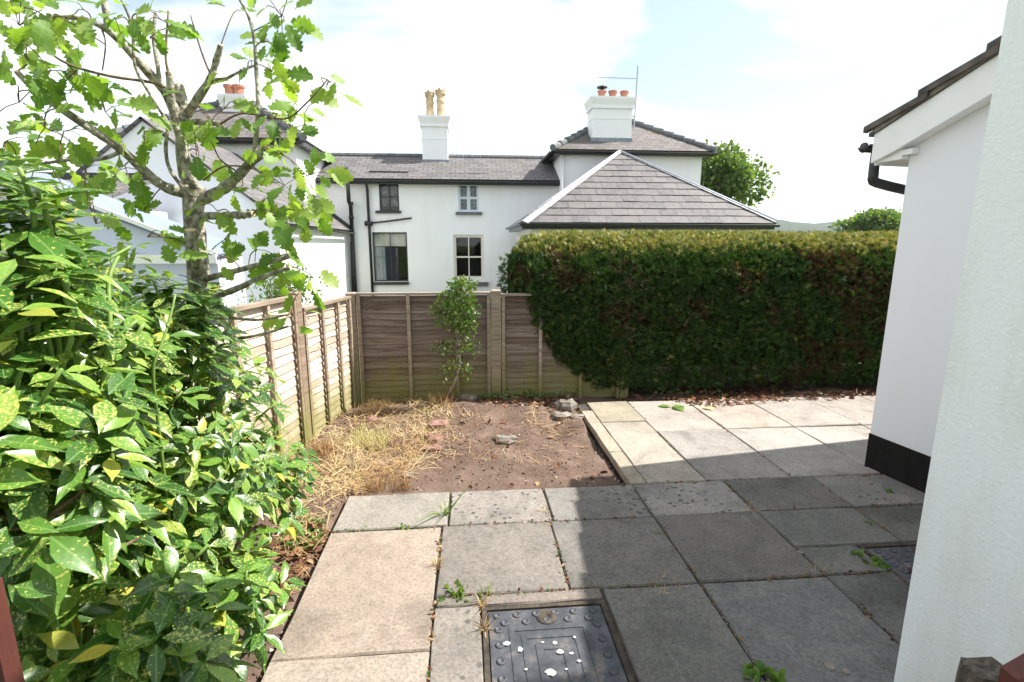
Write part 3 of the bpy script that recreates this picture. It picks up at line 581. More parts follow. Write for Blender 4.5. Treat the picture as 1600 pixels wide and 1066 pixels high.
def hip_house(name, label, x0, x1, y0, depth, ze, pitch, over=.3, mroof=M_slate2, tiles=True, apex_back=None):
    h = thing(name, ((x0+x1)/2, y0, -.16), label, 'house'); b = MB(); b.box(x0, x1, y0, y0+depth, -.16, ze+.02); obj('wall', b.V, b.F, M_white, h)
    X0, X1, Y0, Y1 = x0-over, x1+over, y0-over, y0+depth+over; hw = (X1-X0)/2; r = hw*math.tan(rad(pitch)); xm = (X0+X1)/2; ya, yb = Y0+hw, max(Y1-hw, Y0+hw+.02); z0 = ze+.1; zz = z0+r
    R_ = roof_quad([(X0, Y0, z0), (X1, Y0, z0), (xm, ya, zz)], mroof, 'roof', h)
    roof_quad([(X0, Y1, z0), (X0, Y0, z0), (xm, ya, zz), (xm, yb, zz)], mroof, 'side_roof', h); roof_quad([(X1, Y0, z0), (X1, Y1, z0), (xm, yb, zz), (xm, ya, zz)], mroof, 'side_roof', h); roof_quad([(X1, Y1, z0), (X0, Y1, z0), (xm, yb, zz)], mroof, 'rear_roof', h)
    f = MB()
    for a, b_ in (((X0+.03, Y0+.03), (X1-.03, Y0+.06)), ((X0+.03, Y0+.062), (X0+.06, Y1-.03)), ((X1-.06, Y0+.062), (X1-.03, Y1-.03))): f.box(a[0], b_[0], a[1], b_[1], z0-.15, z0-.055)
    f.box(X0+.061, X1-.061, Y0+.061, y0-.002, z0-.13, z0-.1); f.box(X0+.061, x0-.002, y0, Y1-.05, z0-.13, z0-.1); f.box(x1+.002, X1-.061, y0, Y1-.05, z0-.13, z0-.1)
    obj('fascia', f.V, f.F, M_black, h)
    for P in (((X0-.03, Y0-.04, z0-.06), (X1+.03, Y0-.04, z0-.07)), ((X0-.04, Y0, z0-.06), (X0-.04, Y1, z0-.06))): t = gutter(P, .065); obj('gutter', t.V, t.F, M_black, h, True)
    if tiles:
        for cx_ in (X0, X1):
            A = Vector((cx_, Y0, z0+.02)); B = Vector((xm, ya, zz+.03)); n_ = 10
            for k in range(n_):
                t = MB(); p, q = A.lerp(B, k/n_), A.lerp(B, (k+1)/n_); d = (q-p); t.tube([p-d*.05+Vector((0, 0, .012)), q-d*.02-Vector((0, 0, .014))], [.115, .095], 8); obj('hip_tile', t.V, t.F, M_sill, R_)
    return h, z0, zz, xm, ya, R_
# ---- right wing with the big chimney
ry = 16.6; ze = at(980, 237, ry).z-.1
rw, z0, zz, xm, ya, RR = hip_house('villa_wing', 'taller white wing with hipped mossy roof and broad chimney behind the clipped hedge', at(876, 260, ry).x, at(1096, 260, ry).x, ry, 5.4, ze, 31)
x0, x1 = at(925, 200, ry+.35).x, at(986, 200, ry+.35).x; zt = at(950, 151, ry+.25).z
ch = cornice_chimney(rw, x0, x1, ry+.3, ry+1.0, at(950, 223, ry+.3).z, zt, .11)
pots = [pot(ch, 'chimney_pot', (at(u, 150, ry+.6).x, ry+.65, zt-.01), .86, M_terra) for u in (941, 958, 976)]
t = MB(); p = at(941, 150, ry+.6); t.lathe([(.05, 0), (.05, .12), (.02, .12)], (p.x, ry+.65, zt+.24)); t.lathe([(.17, .12), (.17, .15), (.05, .19)], (p.x, ry+.65, zt+.24)); obj('cowl', t.V, t.F, M_black, ch, True)
t = MB(); p = at(991, 190, ry+.8); zp = at(991, 103, ry+.8).z; t.tube([(p.x, ry+.8, zt-.9), (p.x+.04, ry+.8, zp)], .02, 6); t.tube([(p.x, ry+.8, zp-.38), at(935, 121, ry+.8)], .009, 5); t.tube([(x1-.01, ry+.8, zt-.45), (p.x+.01, ry+.8, zt-.45)], .015, 5); t.tube([(x1-.01, ry+.8, zt-.75), (p.x+.01, ry+.8, zt-.75)], .015, 5)
for k in range(8): q = p.x-.1-k*.11; t.tube([(q, ry+.66, zp-.385), (q, ry+.94, zp-.385)], .006, 4)
obj('aerial', t.V, t.F, M_metal, rw)
t = MB(); p = at(877, 245, ry-.05); t.tube([(p.x+.06, ry-.06, ze+.0), (p.x+.06, ry-.06, -.16)], .04, 8); obj('down_pipe', t.V, t.F, M_white, rw, True)
# ---- left wing
ly = 15.0; ze = at(330, 216, ly).z-.12
lw, z0, zz, xm, ya, RR = hip_house('left_villa_wing', 'taller white wing with hipped slate roof half hidden by the pruned oak', at(205, 230, ly).x, at(462, 230, ly).x, ly, 6.2, ze, 33)
x0, x1 = at(350, 170, ly+1.3).x, at(384, 170, ly+1.3).x; zt = at(370, 148, ly+1.2).z
ch = cornice_chimney(lw, x0, x1, ly+1.2, ly+1.8, at(366, 197, ly+1.2).z, zt, .09, False)
for u in (360, 374): pot(ch, 'chimney_pot', (at(u, 150, ly+1.5).x, ly+1.5, zt-.01), 1.0, M_terra)

# ---- left extension: gabled slate roof, sunlit side wall facing the cottage pipes
ex = thing('left_extension', (-4.7, 13.9, -.16), 'single-storey white extension with slate gable roof and bright sunlit side wall', 'house')
xw = at(545, 400, 16.95).x; y0, y1 = 10.9, 16.98; zev = at(544, 357, y1).z; xr = xw-2.35; zri = zev+2.35*math.tan(rad(38))
b = MB(); b.add([(xw, y0, -.16), (xw, y1, -.16), (xw, y1, zev), (xw, y0, zev), (2*xr-xw, y0, -.16), (2*xr-xw, y1, -.16), (2*xr-xw, y1, zev), (2*xr-xw, y0, zev), (xr, y0, zri), (xr, y1, zri)], [(0, 1, 2, 3), (4, 7, 6, 5), (0, 3, 8, 7, 4), (1, 5, 6, 9, 2)]); obj('wall', b.V, b.F, M_white, ex)
oh = .18; k = math.tan(rad(38))
roof_quad([(xw+oh, y0-.06, zev-oh*k+.07), (xw+oh, y1, zev-oh*k+.07), (xr, y1, zri+.07), (xr, y0-.06, zri+.07)], M_slate, 'roof', ex); roof_quad([(2*xr-xw-oh, y1, zev-oh*k+.07), (2*xr-xw-oh, y0-.06, zev-oh*k+.07), (xr, y0-.06, zri+.07), (xr, y1, zri+.07)], M_slate, 'rear_roof', ex)
t = MB(); t.prism([(xw+oh, y1-.12, zev-oh*k+.075), (xr, y1-.12, zri+.075), (xr, y1-.12, zri+.17), (xw+oh, y1-.12, zev-oh*k+.17)], (0, .1, 0)); obj('verge_flashing', t.V, t.F, M_black, ex)
t = gutter([(xw+oh+.04, y0, zev-oh*k+.02), (xw+oh+.04, y1-.1, zev-oh*k+.0)], .05); obj('gutter', t.V, t.F, M_black, ex, True)
t = MB(); t.tube([(xw+oh+.04, y1-.16, zev-.16), (xw+.12, y1-.12, zev-.45), (xw+.07, y1-.1, -.16)], .04, 8); obj('down_pipe', t.V, t.F, M_black, ex, True)

# ---- annexe further left: pale blue wall, slate strip, glazed-edge lean-to in front
an = thing('garden_annexe', (-6.8, 9.5, -.16), 'low pale blue annexe with dark-edged slate roof behind the spotted shrub', 'house')
A = at(140, 286, 9.2); B = at(262, 330, 11.6); b = MB()
x1 = at(262, 340, 10.7).x; z1 = at(255, 332, 10.7).z; b.box(x1-6.5, x1, 8.6, 10.7, -.16, z1); obj('wall', b.V, b.F, M_lav, an)
roof_quad([(x1-6.6, 8.45, z1), (x1+.1, 8.45, z1), (x1+.1, 10.2, z1+.55), (x1-6.6, 10.2, z1+.55)], M_slate, 'roof', an); t = MB(); t.box(x1-6.6, x1+.1, 10.15, 10.3, z1+.5, z1+.66); obj('ridge', t.V, t.F, M_black, an)
ct = thing('lean_to_porch', (-4.4, 8.4, -.16), 'pale lean-to porch with white bargeboard and blue-grey sheet roof beyond the fence', 'porch')
pa, pb_ = at(250, 331, 8.3), at(378, 386, 8.3); b = MB(); xq = pa.x-1.5; b.prism([(pb_.x-.06, 7.6, -.16), (pb_.x-.06, 7.6, pb_.z-.16), (xq, 7.6, pa.z+.40), (xq, 7.6, -.16)], (0, .82, 0)); obj('wall', b.V, b.F, M_lav, ct)
roof_quad([(pb_.x, 7.5, pb_.z-.1), (pb_.x, 8.43, pb_.z-.02), (pa.x-1.6, 8.43, pa.z+.55), (pa.x-1.6, 7.5, pa.z+.5)], M_roofblue, 'roof', ct)
t = MB(); t.prism([(pb_.x, 7.46, pb_.z-.12), (pb_.x, 7.46, pb_.z-.06), (pa.x-1.6, 7.46, pa.z+.56), (pa.x-1.6, 7.46, pa.z+.50)], (0, .035, 0)); t.box(pb_.x-3.2, pb_.x-.0, 7.44, 7.458, pb_.z-.22, pb_.z-.1); obj('bargeboard', t.V, t.F, M_upvc, ct)

# ---- right extension: hipped slate roof, every slate of the front slope built
hy = 12.5; XA = at(815, 346, hy); XB = at(1213, 353, hy); AP = Vector((0, 0, 0)); ax = (XA.x+XB.x)/2
ad = min((abs(at(968, 238, hy+k*.05).x-ax), hy+k*.05) for k in range(10, 100))[1]; AP = at(968, 238, ad); ze = (XA.z+XB.z)/2+.03
oh = thing('hipped_extension', (ax, hy, -.16), 'white extension with hipped slate roof and whitened hips rising behind the hedge', 'house')
b = MB(); b.box(XA.x+.25, XB.x-.25, hy+.25, 16.58, -.16, ze-.02); obj('wall', b.V, b.F, M_white, oh)
c0, c1 = Vector((XA.x, hy, ze)), Vector((XB.x, hy, ze)); back = Vector((AP.x, 16.5, AP.z))
rf = roof_quad([c0, c1, AP], M_slatep, 'roof', oh); roof_quad([(XA.x, 16.5, ze), c0, AP, back], M_slate, 'side_roof', oh); roof_quad([c1, (XB.x, 16.5, ze), back, AP], M_slate, 'side_roof', oh)
e = (c1-c0).normalized(); nrm = (c1-c0).cross(AP-c0).normalized(); up = nrm.cross(e); LW = (c1-c0).length; AU = (AP-c0).dot(e); AVv = (AP-c0).dot(up)
def clip(poly, a, b):   # keep what lies left of a->b
    o = []
    for i in range(len(poly)):
        p, q = poly[i], poly[(i+1) % len(poly)]; f = lambda s: (b[0]-a[0])*(s[1]-a[1])-(b[1]-a[1])*(s[0]-a[0]); fp, fq = f(p), f(q)
        if fp >= 0: o.append(p)
        if fp*fq < 0: t = fp/(fp-fq); o.append((p[0]+(q[0]-p[0])*t, p[1]+(q[1]-p[1])*t))
    return o
gau = .325; sw = .42; nrow = int(AVv/gau)+1
for r_ in range(nrow):
    nsl = int(LW/sw)+2
    for k in range(nsl):
        u0 = (k-(.5 if r_ % 2 else 0))*sw; q = [(u0+.003, r_*gau-.05+random.uniform(-.008, .008)), (u0+sw-.003, r_*gau-.05+random.uniform(-.008, .008)), (u0+sw-.003, r_*gau+gau), (u0+.003, r_*gau+gau)]
        q = clip(clip(q, (LW, -.001), (AU, AVv)), (AU, AVv), (0, -.001))
        q = [p for i, p in enumerate(q) if math.dist(p, q[i-1]) > 1e-4]
        if len(q) < 3 or abs(sum(q[i-1][0]*q[i][1]-q[i][0]*q[i-1][1] for i in range(len(q))))/2 < .01: continue
        lo = random.uniform(.016, .024)
        top = [c0+e*p[0]+up*p[1]+nrm*(.004+lo*(1-(p[1]-r_*gau+.05)/(gau+.05))+.004) for p in q]
        t = MB(); t.prism(top, -nrm*.009); obj('slate', t.V, t.F, M_slatep, rf)
for nm, A_, sg in (('hip_capping', c0, -1), ('hip_capping', c1, 1)):
    d = (AP-A_).normalized(); sd = nrm.cross(d).normalized(); w = .19 if sg < 0 else .08
    if (sd.dot(e)*-sg) < 0: sd = -sd
    t = MB(); t.prism([A_+nrm*.03, A_+sd*w+nrm*.034, AP+sd*w*.45+nrm*.034, AP+nrm*.03], nrm*.02); obj(nm, t.V, t.F, M_hip, rf)
    t = MB(); t.tube([A_+nrm*.03+Vector((sg*.02, 0, 0)), AP+nrm*.03], .045, 6); obj('hip_roll', t.V, t.F, M_hip if sg < 0 else M_lead, rf, True)
t = MB(); t.box(XA.x+.02, XB.x-.02, hy+.03, hy+.06, ze-.17, ze-.055); t.box(XA.x+.02, XB.x-.02, hy+.062, hy+.25, ze-.15, ze-.12); obj('fascia', t.V, t.F, M_black, oh)
t = gutter([(XA.x-.04, hy-.05, ze-.03), (XB.x+.04, hy-.05, ze-.05)], .06); obj('gutter', t.V, t.F, M_black, oh, True)
t = MB(); t.box(XA.x+.0, XA.x+.03, hy+.07, 16.4, ze-.17, ze-.055); t.box(XA.x+.032, XA.x+.25, hy+.255, 16.4, ze-.16, ze-.13); obj('side_fascia', t.V, t.F, M_lead, oh); t = gutter([(XA.x-.05, hy, ze-.03), (XA.x-.05, 16.4, ze-.03)], .06); obj('gutter', t.V, t.F, M_lead, oh, True)
t = MB(); p = at(784, 405, 15.6); t.tube([(XA.x+.25, 15.6, p.z), (XA.x+.1, 15.6, p.z+.05)], .02, 6); t.lathe([(.03, 0), (.09, -.02), (.11, -.2), (.06, -.24)], (XA.x+.08, 15.6, p.z+.1)); obj('wall_lamp', t.V, t.F, M_black, oh)

# ---- gabled outbuilding on the right (turned 9 degrees), tiled verge, fascia, gutter
TH = rad(9.2); E1 = Vector((math.cos(TH), math.sin(TH), 0)); E2 = Vector((math.sin(TH), -math.cos(TH), 0)); CN = Vector((2.97, 3.33, 0))
def gl(a, s, z): return CN+E1*a+E2*s+Vector((0, 0, z))
gb = thing('gabled_outbuilding', CN, 'white gabled outbuilding with black plinth and dark tiled roof at the paving edge', 'building')
def gbox(m, a0, a1, s0, s1, z0, z1): return m.add([gl(a, s, z) for z in (z0, z1) for s in (s0, s1) for a in (a0, a1)], [(0, 2, 3, 1), (4, 5, 7, 6), (0, 1, 5, 4), (2, 6, 7, 3), (0, 4, 6, 2), (1, 3, 7, 5)])
GP = math.tan(rad(22)); SR = 2.3; ZW = 2.21; ztop = lambda s: 2.355+(s+.30)*GP     # underside of the tiles
b = MB(); b.prism([gl(0, 0, .26), gl(0, 2*SR, .26), gl(0, 2*SR, ZW+.05), gl(0, SR, ztop(SR)-.16), gl(0, 0, ztop(0)-.16)], E1*4.2); obj('wall', b.V, b.F, M_grnd, gb)
b = MB(); gbox(b, -.006, 4.206, -.006, 2*SR+.006, -.03, .26); obj('plinth', b.V, b.F, M_plinth, gb)
b = MB(); bw = .20
b.prism([gl(-.095, -.20, ztop(-.20)-bw+.01), gl(-.095, -.20, ztop(-.20)), gl(-.095, SR, ztop(SR)), gl(-.095, SR, ztop(SR)-bw), gl(-.095, -.03, ztop(-.03)-bw)], E1*.03); obj('bargeboard', b.V, b.F, M_upvc, gb)
b = MB(); b.prism([gl(-.064, -.03, ztop(-.03)-.2), gl(-.064, SR, ztop(SR)-.2), gl(-.064, SR, ztop(SR)-.17), gl(-.064, -.03, ztop(-.03)-.17)], E1*.062); obj('soffit', b.V, b.F, M_upvc, gb)
b = MB(); gbox(b, -.064, 4.2, -.18, -.003, ZW-.005, ZW+.02); gbox(b, -.064, 4.2, -.199, -.181, ZW-.02, ZW+.17); gbox(b, -.06, -.004, -.178, .06, ZW+.021, ZW+.055); obj('eaves_box', b.V, b.F, M_upvc, gb)
b = MB(); b.prism([gl(-.11, -.23, ztop(-.23)+.002), gl(-.11, SR, ztop(SR)+.002), gl(-.11, SR, ztop(SR)+.028), gl(-.11, -.23, ztop(-.23)+.028)], E1*4.5); ro = obj('roof', b.V, b.F, M_tile, gb)
b = MB(); b.prism([gl(-.15, SR, ztop(SR)), gl(-.15, 2*SR+.3, ztop(-.3)), gl(-.15, 2*SR+.3, ztop(-.3)+.07), gl(-.15, SR, ztop(SR)+.07)], E1*4.5); obj('near_roof', b.V, b.F, M_tile, gb)
gz = .36; nrow = 8
for i in range(nrow):
    for j in range(8):
        s0 = -.26+i*gz; s1 = min(s0+gz+.06, SR); a0 = -.13+j*.33; h0, h1 = .085, .042; th = .04
        prof = [(0, 0), (.04, .0), (.07, .022), (.12, .028), (.18, .022), (.21, 0), (.325, 0)]; V = []
        for s, h in ((s0, h0), (s1, h1)):
            V += [gl(a0+u, s, ztop(s)+h+v) for u, v in prof]+[gl(a0+u, s, ztop(s)+h+v-th) for u, v in prof[::-1]]
        n = 14; t = MB(); t.add(V, [tuple(range(n))[::-1], tuple(range(n, 2*n))]+[(k, (k+1) % n, n+(k+1) % n, n+k) for k in range(n)]); obj('roof_tile', t.V, t.F, M_tile, ro)
b = MB(); b.prism([gl(-.102, -.19, ztop(-.19)+.004), gl(-.102, SR, ztop(SR)+.004), gl(-.102, SR, ztop(SR)+.033), gl(-.102, -.19, ztop(-.19)+.033)], E1*-.008); obj('mortar_bedding', b.V, b.F, M_stone, gb)
t = gutter([gl(-.11, -.256, 2.335), gl(4.2, -.256, 2.31)], .05); t.tube([gl(-.113, -.256, 2.318), gl(-.105, -.256, 2.318)], .036, 12); obj('gutter', t.V, t.F, M_black, gb, True)
t = MB(); t.tube(spline([gl(.0, -.25, 2.30), gl(.0, -.25, 2.13), gl(.03, -.24, 2.08), gl(.26, -.10, 2.0), gl(.29, -.06, 1.97), gl(.30, -.055, 1.9), gl(.30, -.055, 0)], 3), .034, 10); obj('down_pipe', t.V, t.F, M_black, gb, True)

# ---- the photographer's own house wall on the right
NC = Vector((1.545, 1.472, 0)); CNo = CN; CN = NC
nh = thing('rendered_house', NC, 'roughcast white house wall standing beside the gate', 'house')
b = MB(); gbox(b, 0, 4.5, 0, 4.2, -.1, 3.32); obj('wall', b.V, b.F, M_rough, nh)
b = MB(); b.prism([gl(-.25, -.12, 3.322), gl(-.25, 4.4, 3.322), gl(-.25, 4.4, 3.4), gl(-.25, -.12, 3.4)], E1*.03); gbox(b, -.219, 4.5, -.12, 4.4, 3.322, 3.35); obj('soffit', b.V, b.F, M_upvc, nh)
b = MB(); b.prism([gl(-.3, -.15, 3.401), gl(2.25, -.15, 4.5), gl(4.8, -.15, 3.401)], E2*4.6); obj('roof', b.V, b.F, M_tile, nh)
CN = CNo

# ============================================================ FENCES
def fence_panel(parent, A, B, ztop_, zbot=-.04, nb=18, face=1, battens=(.33, .66), cap=True, mb=None):
    """overlapping waney boards from A to B; 'face' is the side with the battens (left of A->B is +1)"""
    A = Vector((A[0], A[1], 0)); B = Vector((B[0], B[1], 0)); e = (B-A).normalized(); w = (B-A).length; n = Vector((-e.y, e.x, 0))*face
    H = ztop_-zbot; hgt = H/nb
    for i in range(nb):
        z0 = zbot+i*hgt; z1 = z0+hgt*1.28; k = 7; V = []
        for j in range(k+1):
            t = j/k; lo = z0+random.uniform(-.009, .009); hi = min(z1, ztop_-.01)
            p = A+e*(w*t)
            V += [p+n*.014+Vector((0, 0, lo)), p+n*.006+Vector((0, 0, lo)), p+n*.001+Vector((0, 0, hi)), p-n*.009+Vector((0, 0, hi))]
        F = [(0, 1, 3, 2), (4*k, 4*k+2, 4*k+3, 4*k+1)]
        for j in range(k):
            a = 4*j; F += [(a, a+2, a+6, a+4), (a+1, a+5, a+7, a+3), (a, a+4, a+5, a+1), (a+2, a+3, a+7, a+6)]
        obj('board', V, F, mb or M_board, parent)
    def batten(t, bw=.035, off=.027, th=.02):
        p = A+e*(w*t); q = []
        for s in (-bw/2, bw/2):
            for d in (off, off+th): q.append(p+e*s+n*d)
        m_ = MB(); m_.add([v+Vector((0, 0, zbot)) for v in q]+[v+Vector((0, 0, ztop_)) for v in q], [(0, 1, 3, 2), (4, 6, 7, 5), (0, 4, 5, 1), (2, 3, 7, 6), (0, 2, 6, 4), (1, 5, 7, 3)]); obj('batten', m_.V, m_.F, M_post, parent)
    batten(.017); batten(.983)
    for t in battens: batten(t)
    if cap:
        m_ = MB(); q = [A-n*.02, B-n*.02, B+n*.055, A+n*.055]; m_.prism([v+Vector((0, 0, ztop_+.002)) for v in q], (0, 0, .024)); obj('capping_rail', m_.V, m_.F, M_post, parent)
def post(parent, x, y, h, w=.085, rot=0.):
    m_ = MB(); M = Matrix.Translation((x, y, 0)) @ Matrix.Rotation(rot, 4, 'Z'); h2 = w/2; b = .008
    ring = lambda s, z: [M @ Vector((a*s, c*s, z)) for a, c in ((-1, -1), (1, -1), (1, 1), (-1, 1))]
    V = ring(h2, -.15)+ring(h2, h-b)+ring(h2-b, h); m_.add(V, [(i, (i+1) % 4, 4+(i+1) % 4, 4+i) for i in range(4)]+[(4+i, 4+(i+1) % 4, 8+(i+1) % 4, 8+i) for i in range(4)]+[(8, 9, 10, 11), (3, 2, 1, 0)]); return obj('post', m_.V, m_.F, M_post, parent)
ZB = at(670, 461, 5.3).z; BY = 5.33
xc = at(553, 540, BY).x; xp = at(775, 540, BY).x
bf = thing('back_fence', ((xc+xp)/2, BY, -.04), 'weathered lap-panel fence below the cottage windows, facing the bed', 'fence')
post(bf, xc, BY, ZB+.03, .095); post(bf, xp, BY, ZB+.045, .1); post(bf, xp+1.42, BY, ZB+.03, .09)
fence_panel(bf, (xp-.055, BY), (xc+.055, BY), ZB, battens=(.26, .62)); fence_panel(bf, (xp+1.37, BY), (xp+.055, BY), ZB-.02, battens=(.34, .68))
lb = gd(478, 692, -.03); LX, LY = lb.x, lb.y; zl2 = at(482, 486, LY+.05).z; zl1 = at(470, 462, LY).z
lf = thing('side_fence', (LX, LY, -.04), 'sunlit stepped lap-panel fence running from the corner post towards the shrub', 'fence')
dv = Vector((xc-.02-LX, BY-.02-LY, 0)).normalized(); rz = math.atan2(dv.y, dv.x)
post(lf, LX, LY, zl1+.03, .08, rz)
e1 = Vector((LX, LY, 0))+dv*.05; e2 = Vector((xc-.02, BY-.02, 0))-dv*.06
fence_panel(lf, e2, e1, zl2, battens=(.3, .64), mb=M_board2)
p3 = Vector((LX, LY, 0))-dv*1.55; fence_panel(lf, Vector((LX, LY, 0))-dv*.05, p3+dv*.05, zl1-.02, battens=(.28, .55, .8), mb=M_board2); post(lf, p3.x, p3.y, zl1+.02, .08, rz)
p4 = p3-dv*1.6; fence_panel(lf, p3-dv*.05, p4+dv*.05, zl1-.02); post(lf, p4.x, p4.y, zl1+.02, .08, rz)

# ============================================================ HEDGE
YC = 5.98
def h_xl(z): return np.interp(z, [.0, .12, .35, .6, .9, 1.2, 1.42, 1.57, 1.69, 1.78], [1.12, 1.02, .76, .56, .41, .34, .36, .46, .66, 1.0])
def h_hd(z): return np.interp(z, [0, .15, .35, .6, 1.0, 1.36, 1.50, 1.61, 1.69, 1.74, 1.77], [.68, .73, .77, .80, .80, .78, .70, .58, .43, .28, .05])
def h_front(x, z, side=-1):
    xl = h_xl(z); q = np.clip((xl+.55-x)/.55, 0, 1); return YC+side*h_hd(z)*np.sqrt(np.maximum(1-q*q, 0))
hedge = thing('clipped_hedge', (3.4, YC, -.03), 'tall dense clipped evergreen hedge with sunlit golden top beyond the paving', 'hedge')
n = 43000; z = rng.random(n)*1.70+.06; x = .34+rng.random(n)**1.0*5.9; keep = x > h_xl(z); x, z = x[keep], z[keep]; side = np.where(rng.random(len(x)) < .9, -1, 1)
thin = (z > .3) | (rng.random(len(z)) < .5+z*1.6); x, z, side = x[thin], z[thin], side[thin]
def hedge_pts(x, z, side):
    y = np.where(side < 0, h_front(x, z, -1), h_front(x, z, 1)); ep = .02
    yx = (np.where(side < 0, h_front(x+ep, z, -1), h_front(x+ep, z, 1))-np.where(side < 0, h_front(x-ep, z, -1), h_front(x-ep, z, 1)))/(2*ep); yz = (np.where(side < 0, h_front(x, z+ep, -1), h_front(x, z+ep, 1))-np.where(side < 0, h_front(x, z-ep, -1), h_front(x, z-ep, 1)))/(2*ep)
    N_ = np.stack([-yx*side, side*np.ones_like(x), -yz*side], 1); return np.stack([x, y, z], 1), N_/np.linalg.norm(N_, axis=1, keepdims=True)
P, N_ = hedge_pts(x, z, side)
# the flat top
n2 = 17000; xt = .62+rng.random(n2)*5.6; yt = YC+(rng.random(n2)*2-1)*.74; zt_ = np.interp(np.abs(yt-YC), [0, .1, .28, .43, .58, .70, .78], [1.78, 1.77, 1.74, 1.69, 1.61, 1.50, 1.37])-.25*np.clip(1.15-xt, 0, 1)**2
P = np.concatenate([P, np.stack([xt, yt, zt_], 1)]); N_ = np.concatenate([N_, np.stack([np.zeros(n2), (yt-YC)*1.1, np.ones(n2)], 1)])
lump = .05*(vnoise(P[:, 0], P[:, 2]+P[:, 1], 4, 5)-.5)+.035*(vnoise(P[:, 0], P[:, 2]+P[:, 1], 11, 6)-.5); flat = P[:, 2] > 1.62; lump = np.where(flat, lump*.45, lump)
P = P+N_*(lump-rng.random(len(P))*.05)[:, None]
D = N_*.6+unit(len(P))*.75+np.array([0, 0, .35]); D[flat] *= np.array([1, 1, .45]); S = .042+.03*rng.random(len(P))
q = .62*rng.random(len(P))                       # mostly deep green
dead = vnoise(P[:, 0]+3, P[:, 2], 2.2, 8)*.6+vnoise(P[:, 0], P[:, 2], 7, 9)*.4
q = np.where((dead > .60) & (P[:, 2] < 1.6) & (rng.random(len(P)) < .55), .7+.08*rng.random(len(P)), q)
q = np.where((rng.random(len(P)) < .03), .8+.1*rng.random(len(P)), q)
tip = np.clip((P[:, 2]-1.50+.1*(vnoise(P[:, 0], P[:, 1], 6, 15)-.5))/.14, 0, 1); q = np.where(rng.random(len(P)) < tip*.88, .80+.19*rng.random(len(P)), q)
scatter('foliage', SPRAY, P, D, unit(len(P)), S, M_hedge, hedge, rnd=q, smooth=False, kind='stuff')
# dark inner mass of twigs
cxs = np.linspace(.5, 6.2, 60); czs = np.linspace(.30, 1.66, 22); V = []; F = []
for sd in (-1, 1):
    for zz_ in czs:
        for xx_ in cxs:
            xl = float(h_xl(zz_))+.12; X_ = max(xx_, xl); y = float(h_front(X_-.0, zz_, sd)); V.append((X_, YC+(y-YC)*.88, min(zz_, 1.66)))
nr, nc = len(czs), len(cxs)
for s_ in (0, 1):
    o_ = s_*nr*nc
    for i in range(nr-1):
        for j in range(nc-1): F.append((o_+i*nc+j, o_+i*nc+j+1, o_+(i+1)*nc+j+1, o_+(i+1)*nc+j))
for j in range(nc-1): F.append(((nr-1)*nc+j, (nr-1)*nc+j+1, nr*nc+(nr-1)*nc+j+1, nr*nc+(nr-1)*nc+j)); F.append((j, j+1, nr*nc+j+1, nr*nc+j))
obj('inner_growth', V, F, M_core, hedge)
for k in range(11):
    bx_ = 1.3+k*.44+random.uniform(-.12, .12); by = YC-.18+random.uniform(-.1, .12); t = MB(); P_ = [(bx_, by, -.08)]
    for j in range(4): P_.append((bx_+random.uniform(-.05, .05)*(j+1), by+random.uniform(-.05, .03)*(j+1), .1+j*.22))
    t.tube(spline(P_, 3), [.055-.003*i for i in range(13)], 7); obj('trunk', t.V, t.F, M_greybark, hedge, True)
t = MB()
for k in range(130):
    c = random.random() < .6; xx_ = random.gauss(1.62, .16) if c else random.uniform(.7, 5); zz_ = random.uniform(.5, 1.5); y = float(h_front(max(xx_, float(h_xl(zz_))+.1), zz_)); p = Vector((max(xx_, float(h_xl(zz_))+.1), y-.005, zz_)); d = Vector((random.uniform(-1, 1), -.15, random.uniform(-.4, 1.2))).normalized()
    L_ = random.uniform(.06, .16); t.tube([p, p+d*L_*.5+Vector((0, .01, .01)), p+d*L_], [.0035, .003, .0015], 4, False)
obj('bare_twigs', t.V, t.F, M_greybark, hedge)['kind'] = 'stuff'

# ============================================================ SHRUBS AND TREES
def pix(pts): return [at(*p) for p in pts]
# ---- spotted laurel on the left
au = thing('spotted_laurel', (-1.75, 1.75, -.05), 'large spotted laurel shrub with glossy yellow-flecked leaves beside the paving', 'shrub')
LOBES = [((-1.75, 1.75, .85), (.80, .98, .86), 130), ((-1.15, 2.15, .78), (.36, .62, .68), 110), ((-1.40, 1.55, 1.28), (.42, .62, .44), 150), ((-1.22, 1.45, .60), (.42, .42, .60), 90), ((-1.55, 2.45, .98), (.42, .45, .72), 90), ((-.82, 1.18, .42), (.24, .26, .40), 40), ((-1.08, 1.20, 1.05), (.28, .28, .45), 80), ((-1.08, 2.55, .38), (.24, .40, .36), 56), ((-.98, 1.85, .22), (.22, .45, .24), 50), ((-1.62, 1.50, 1.62), (.36, .40, .36), 60), ((-1.28, 1.28, 1.66), (.18, .16, .26), 18), ((-1.25, 2.2, 1.32), (.22, .40, .22), 36)]
P = []; D = []; Nn = []; S = []; shoots = []
for (c, r_, k) in LOBES:
    c = np.array(c); r_ = np.array(r_)
    for i in range(k):
        d = unit(1)[0]; d[2] = d[2]*.8+.18
        if d[2] < -.35: d[2] = -d[2]
        rr = random.uniform(.72, 1.0); e_ = c+d*r_*rr
        if e_[2] < .06: e_[2] = random.uniform(.06, .25)
        if e_[0] > -.68 and e_[2] < .5: e_[0] = -.74
        if math.hypot(e_[0], e_[1]) < 1.02: continue
        out = d/r_; out = out/np.linalg.norm(out); g_ = out*.65+np.array([.08, -.08, .62]); g_ = g_/np.linalg.norm(g_); shoots.append((e_, g_, c))
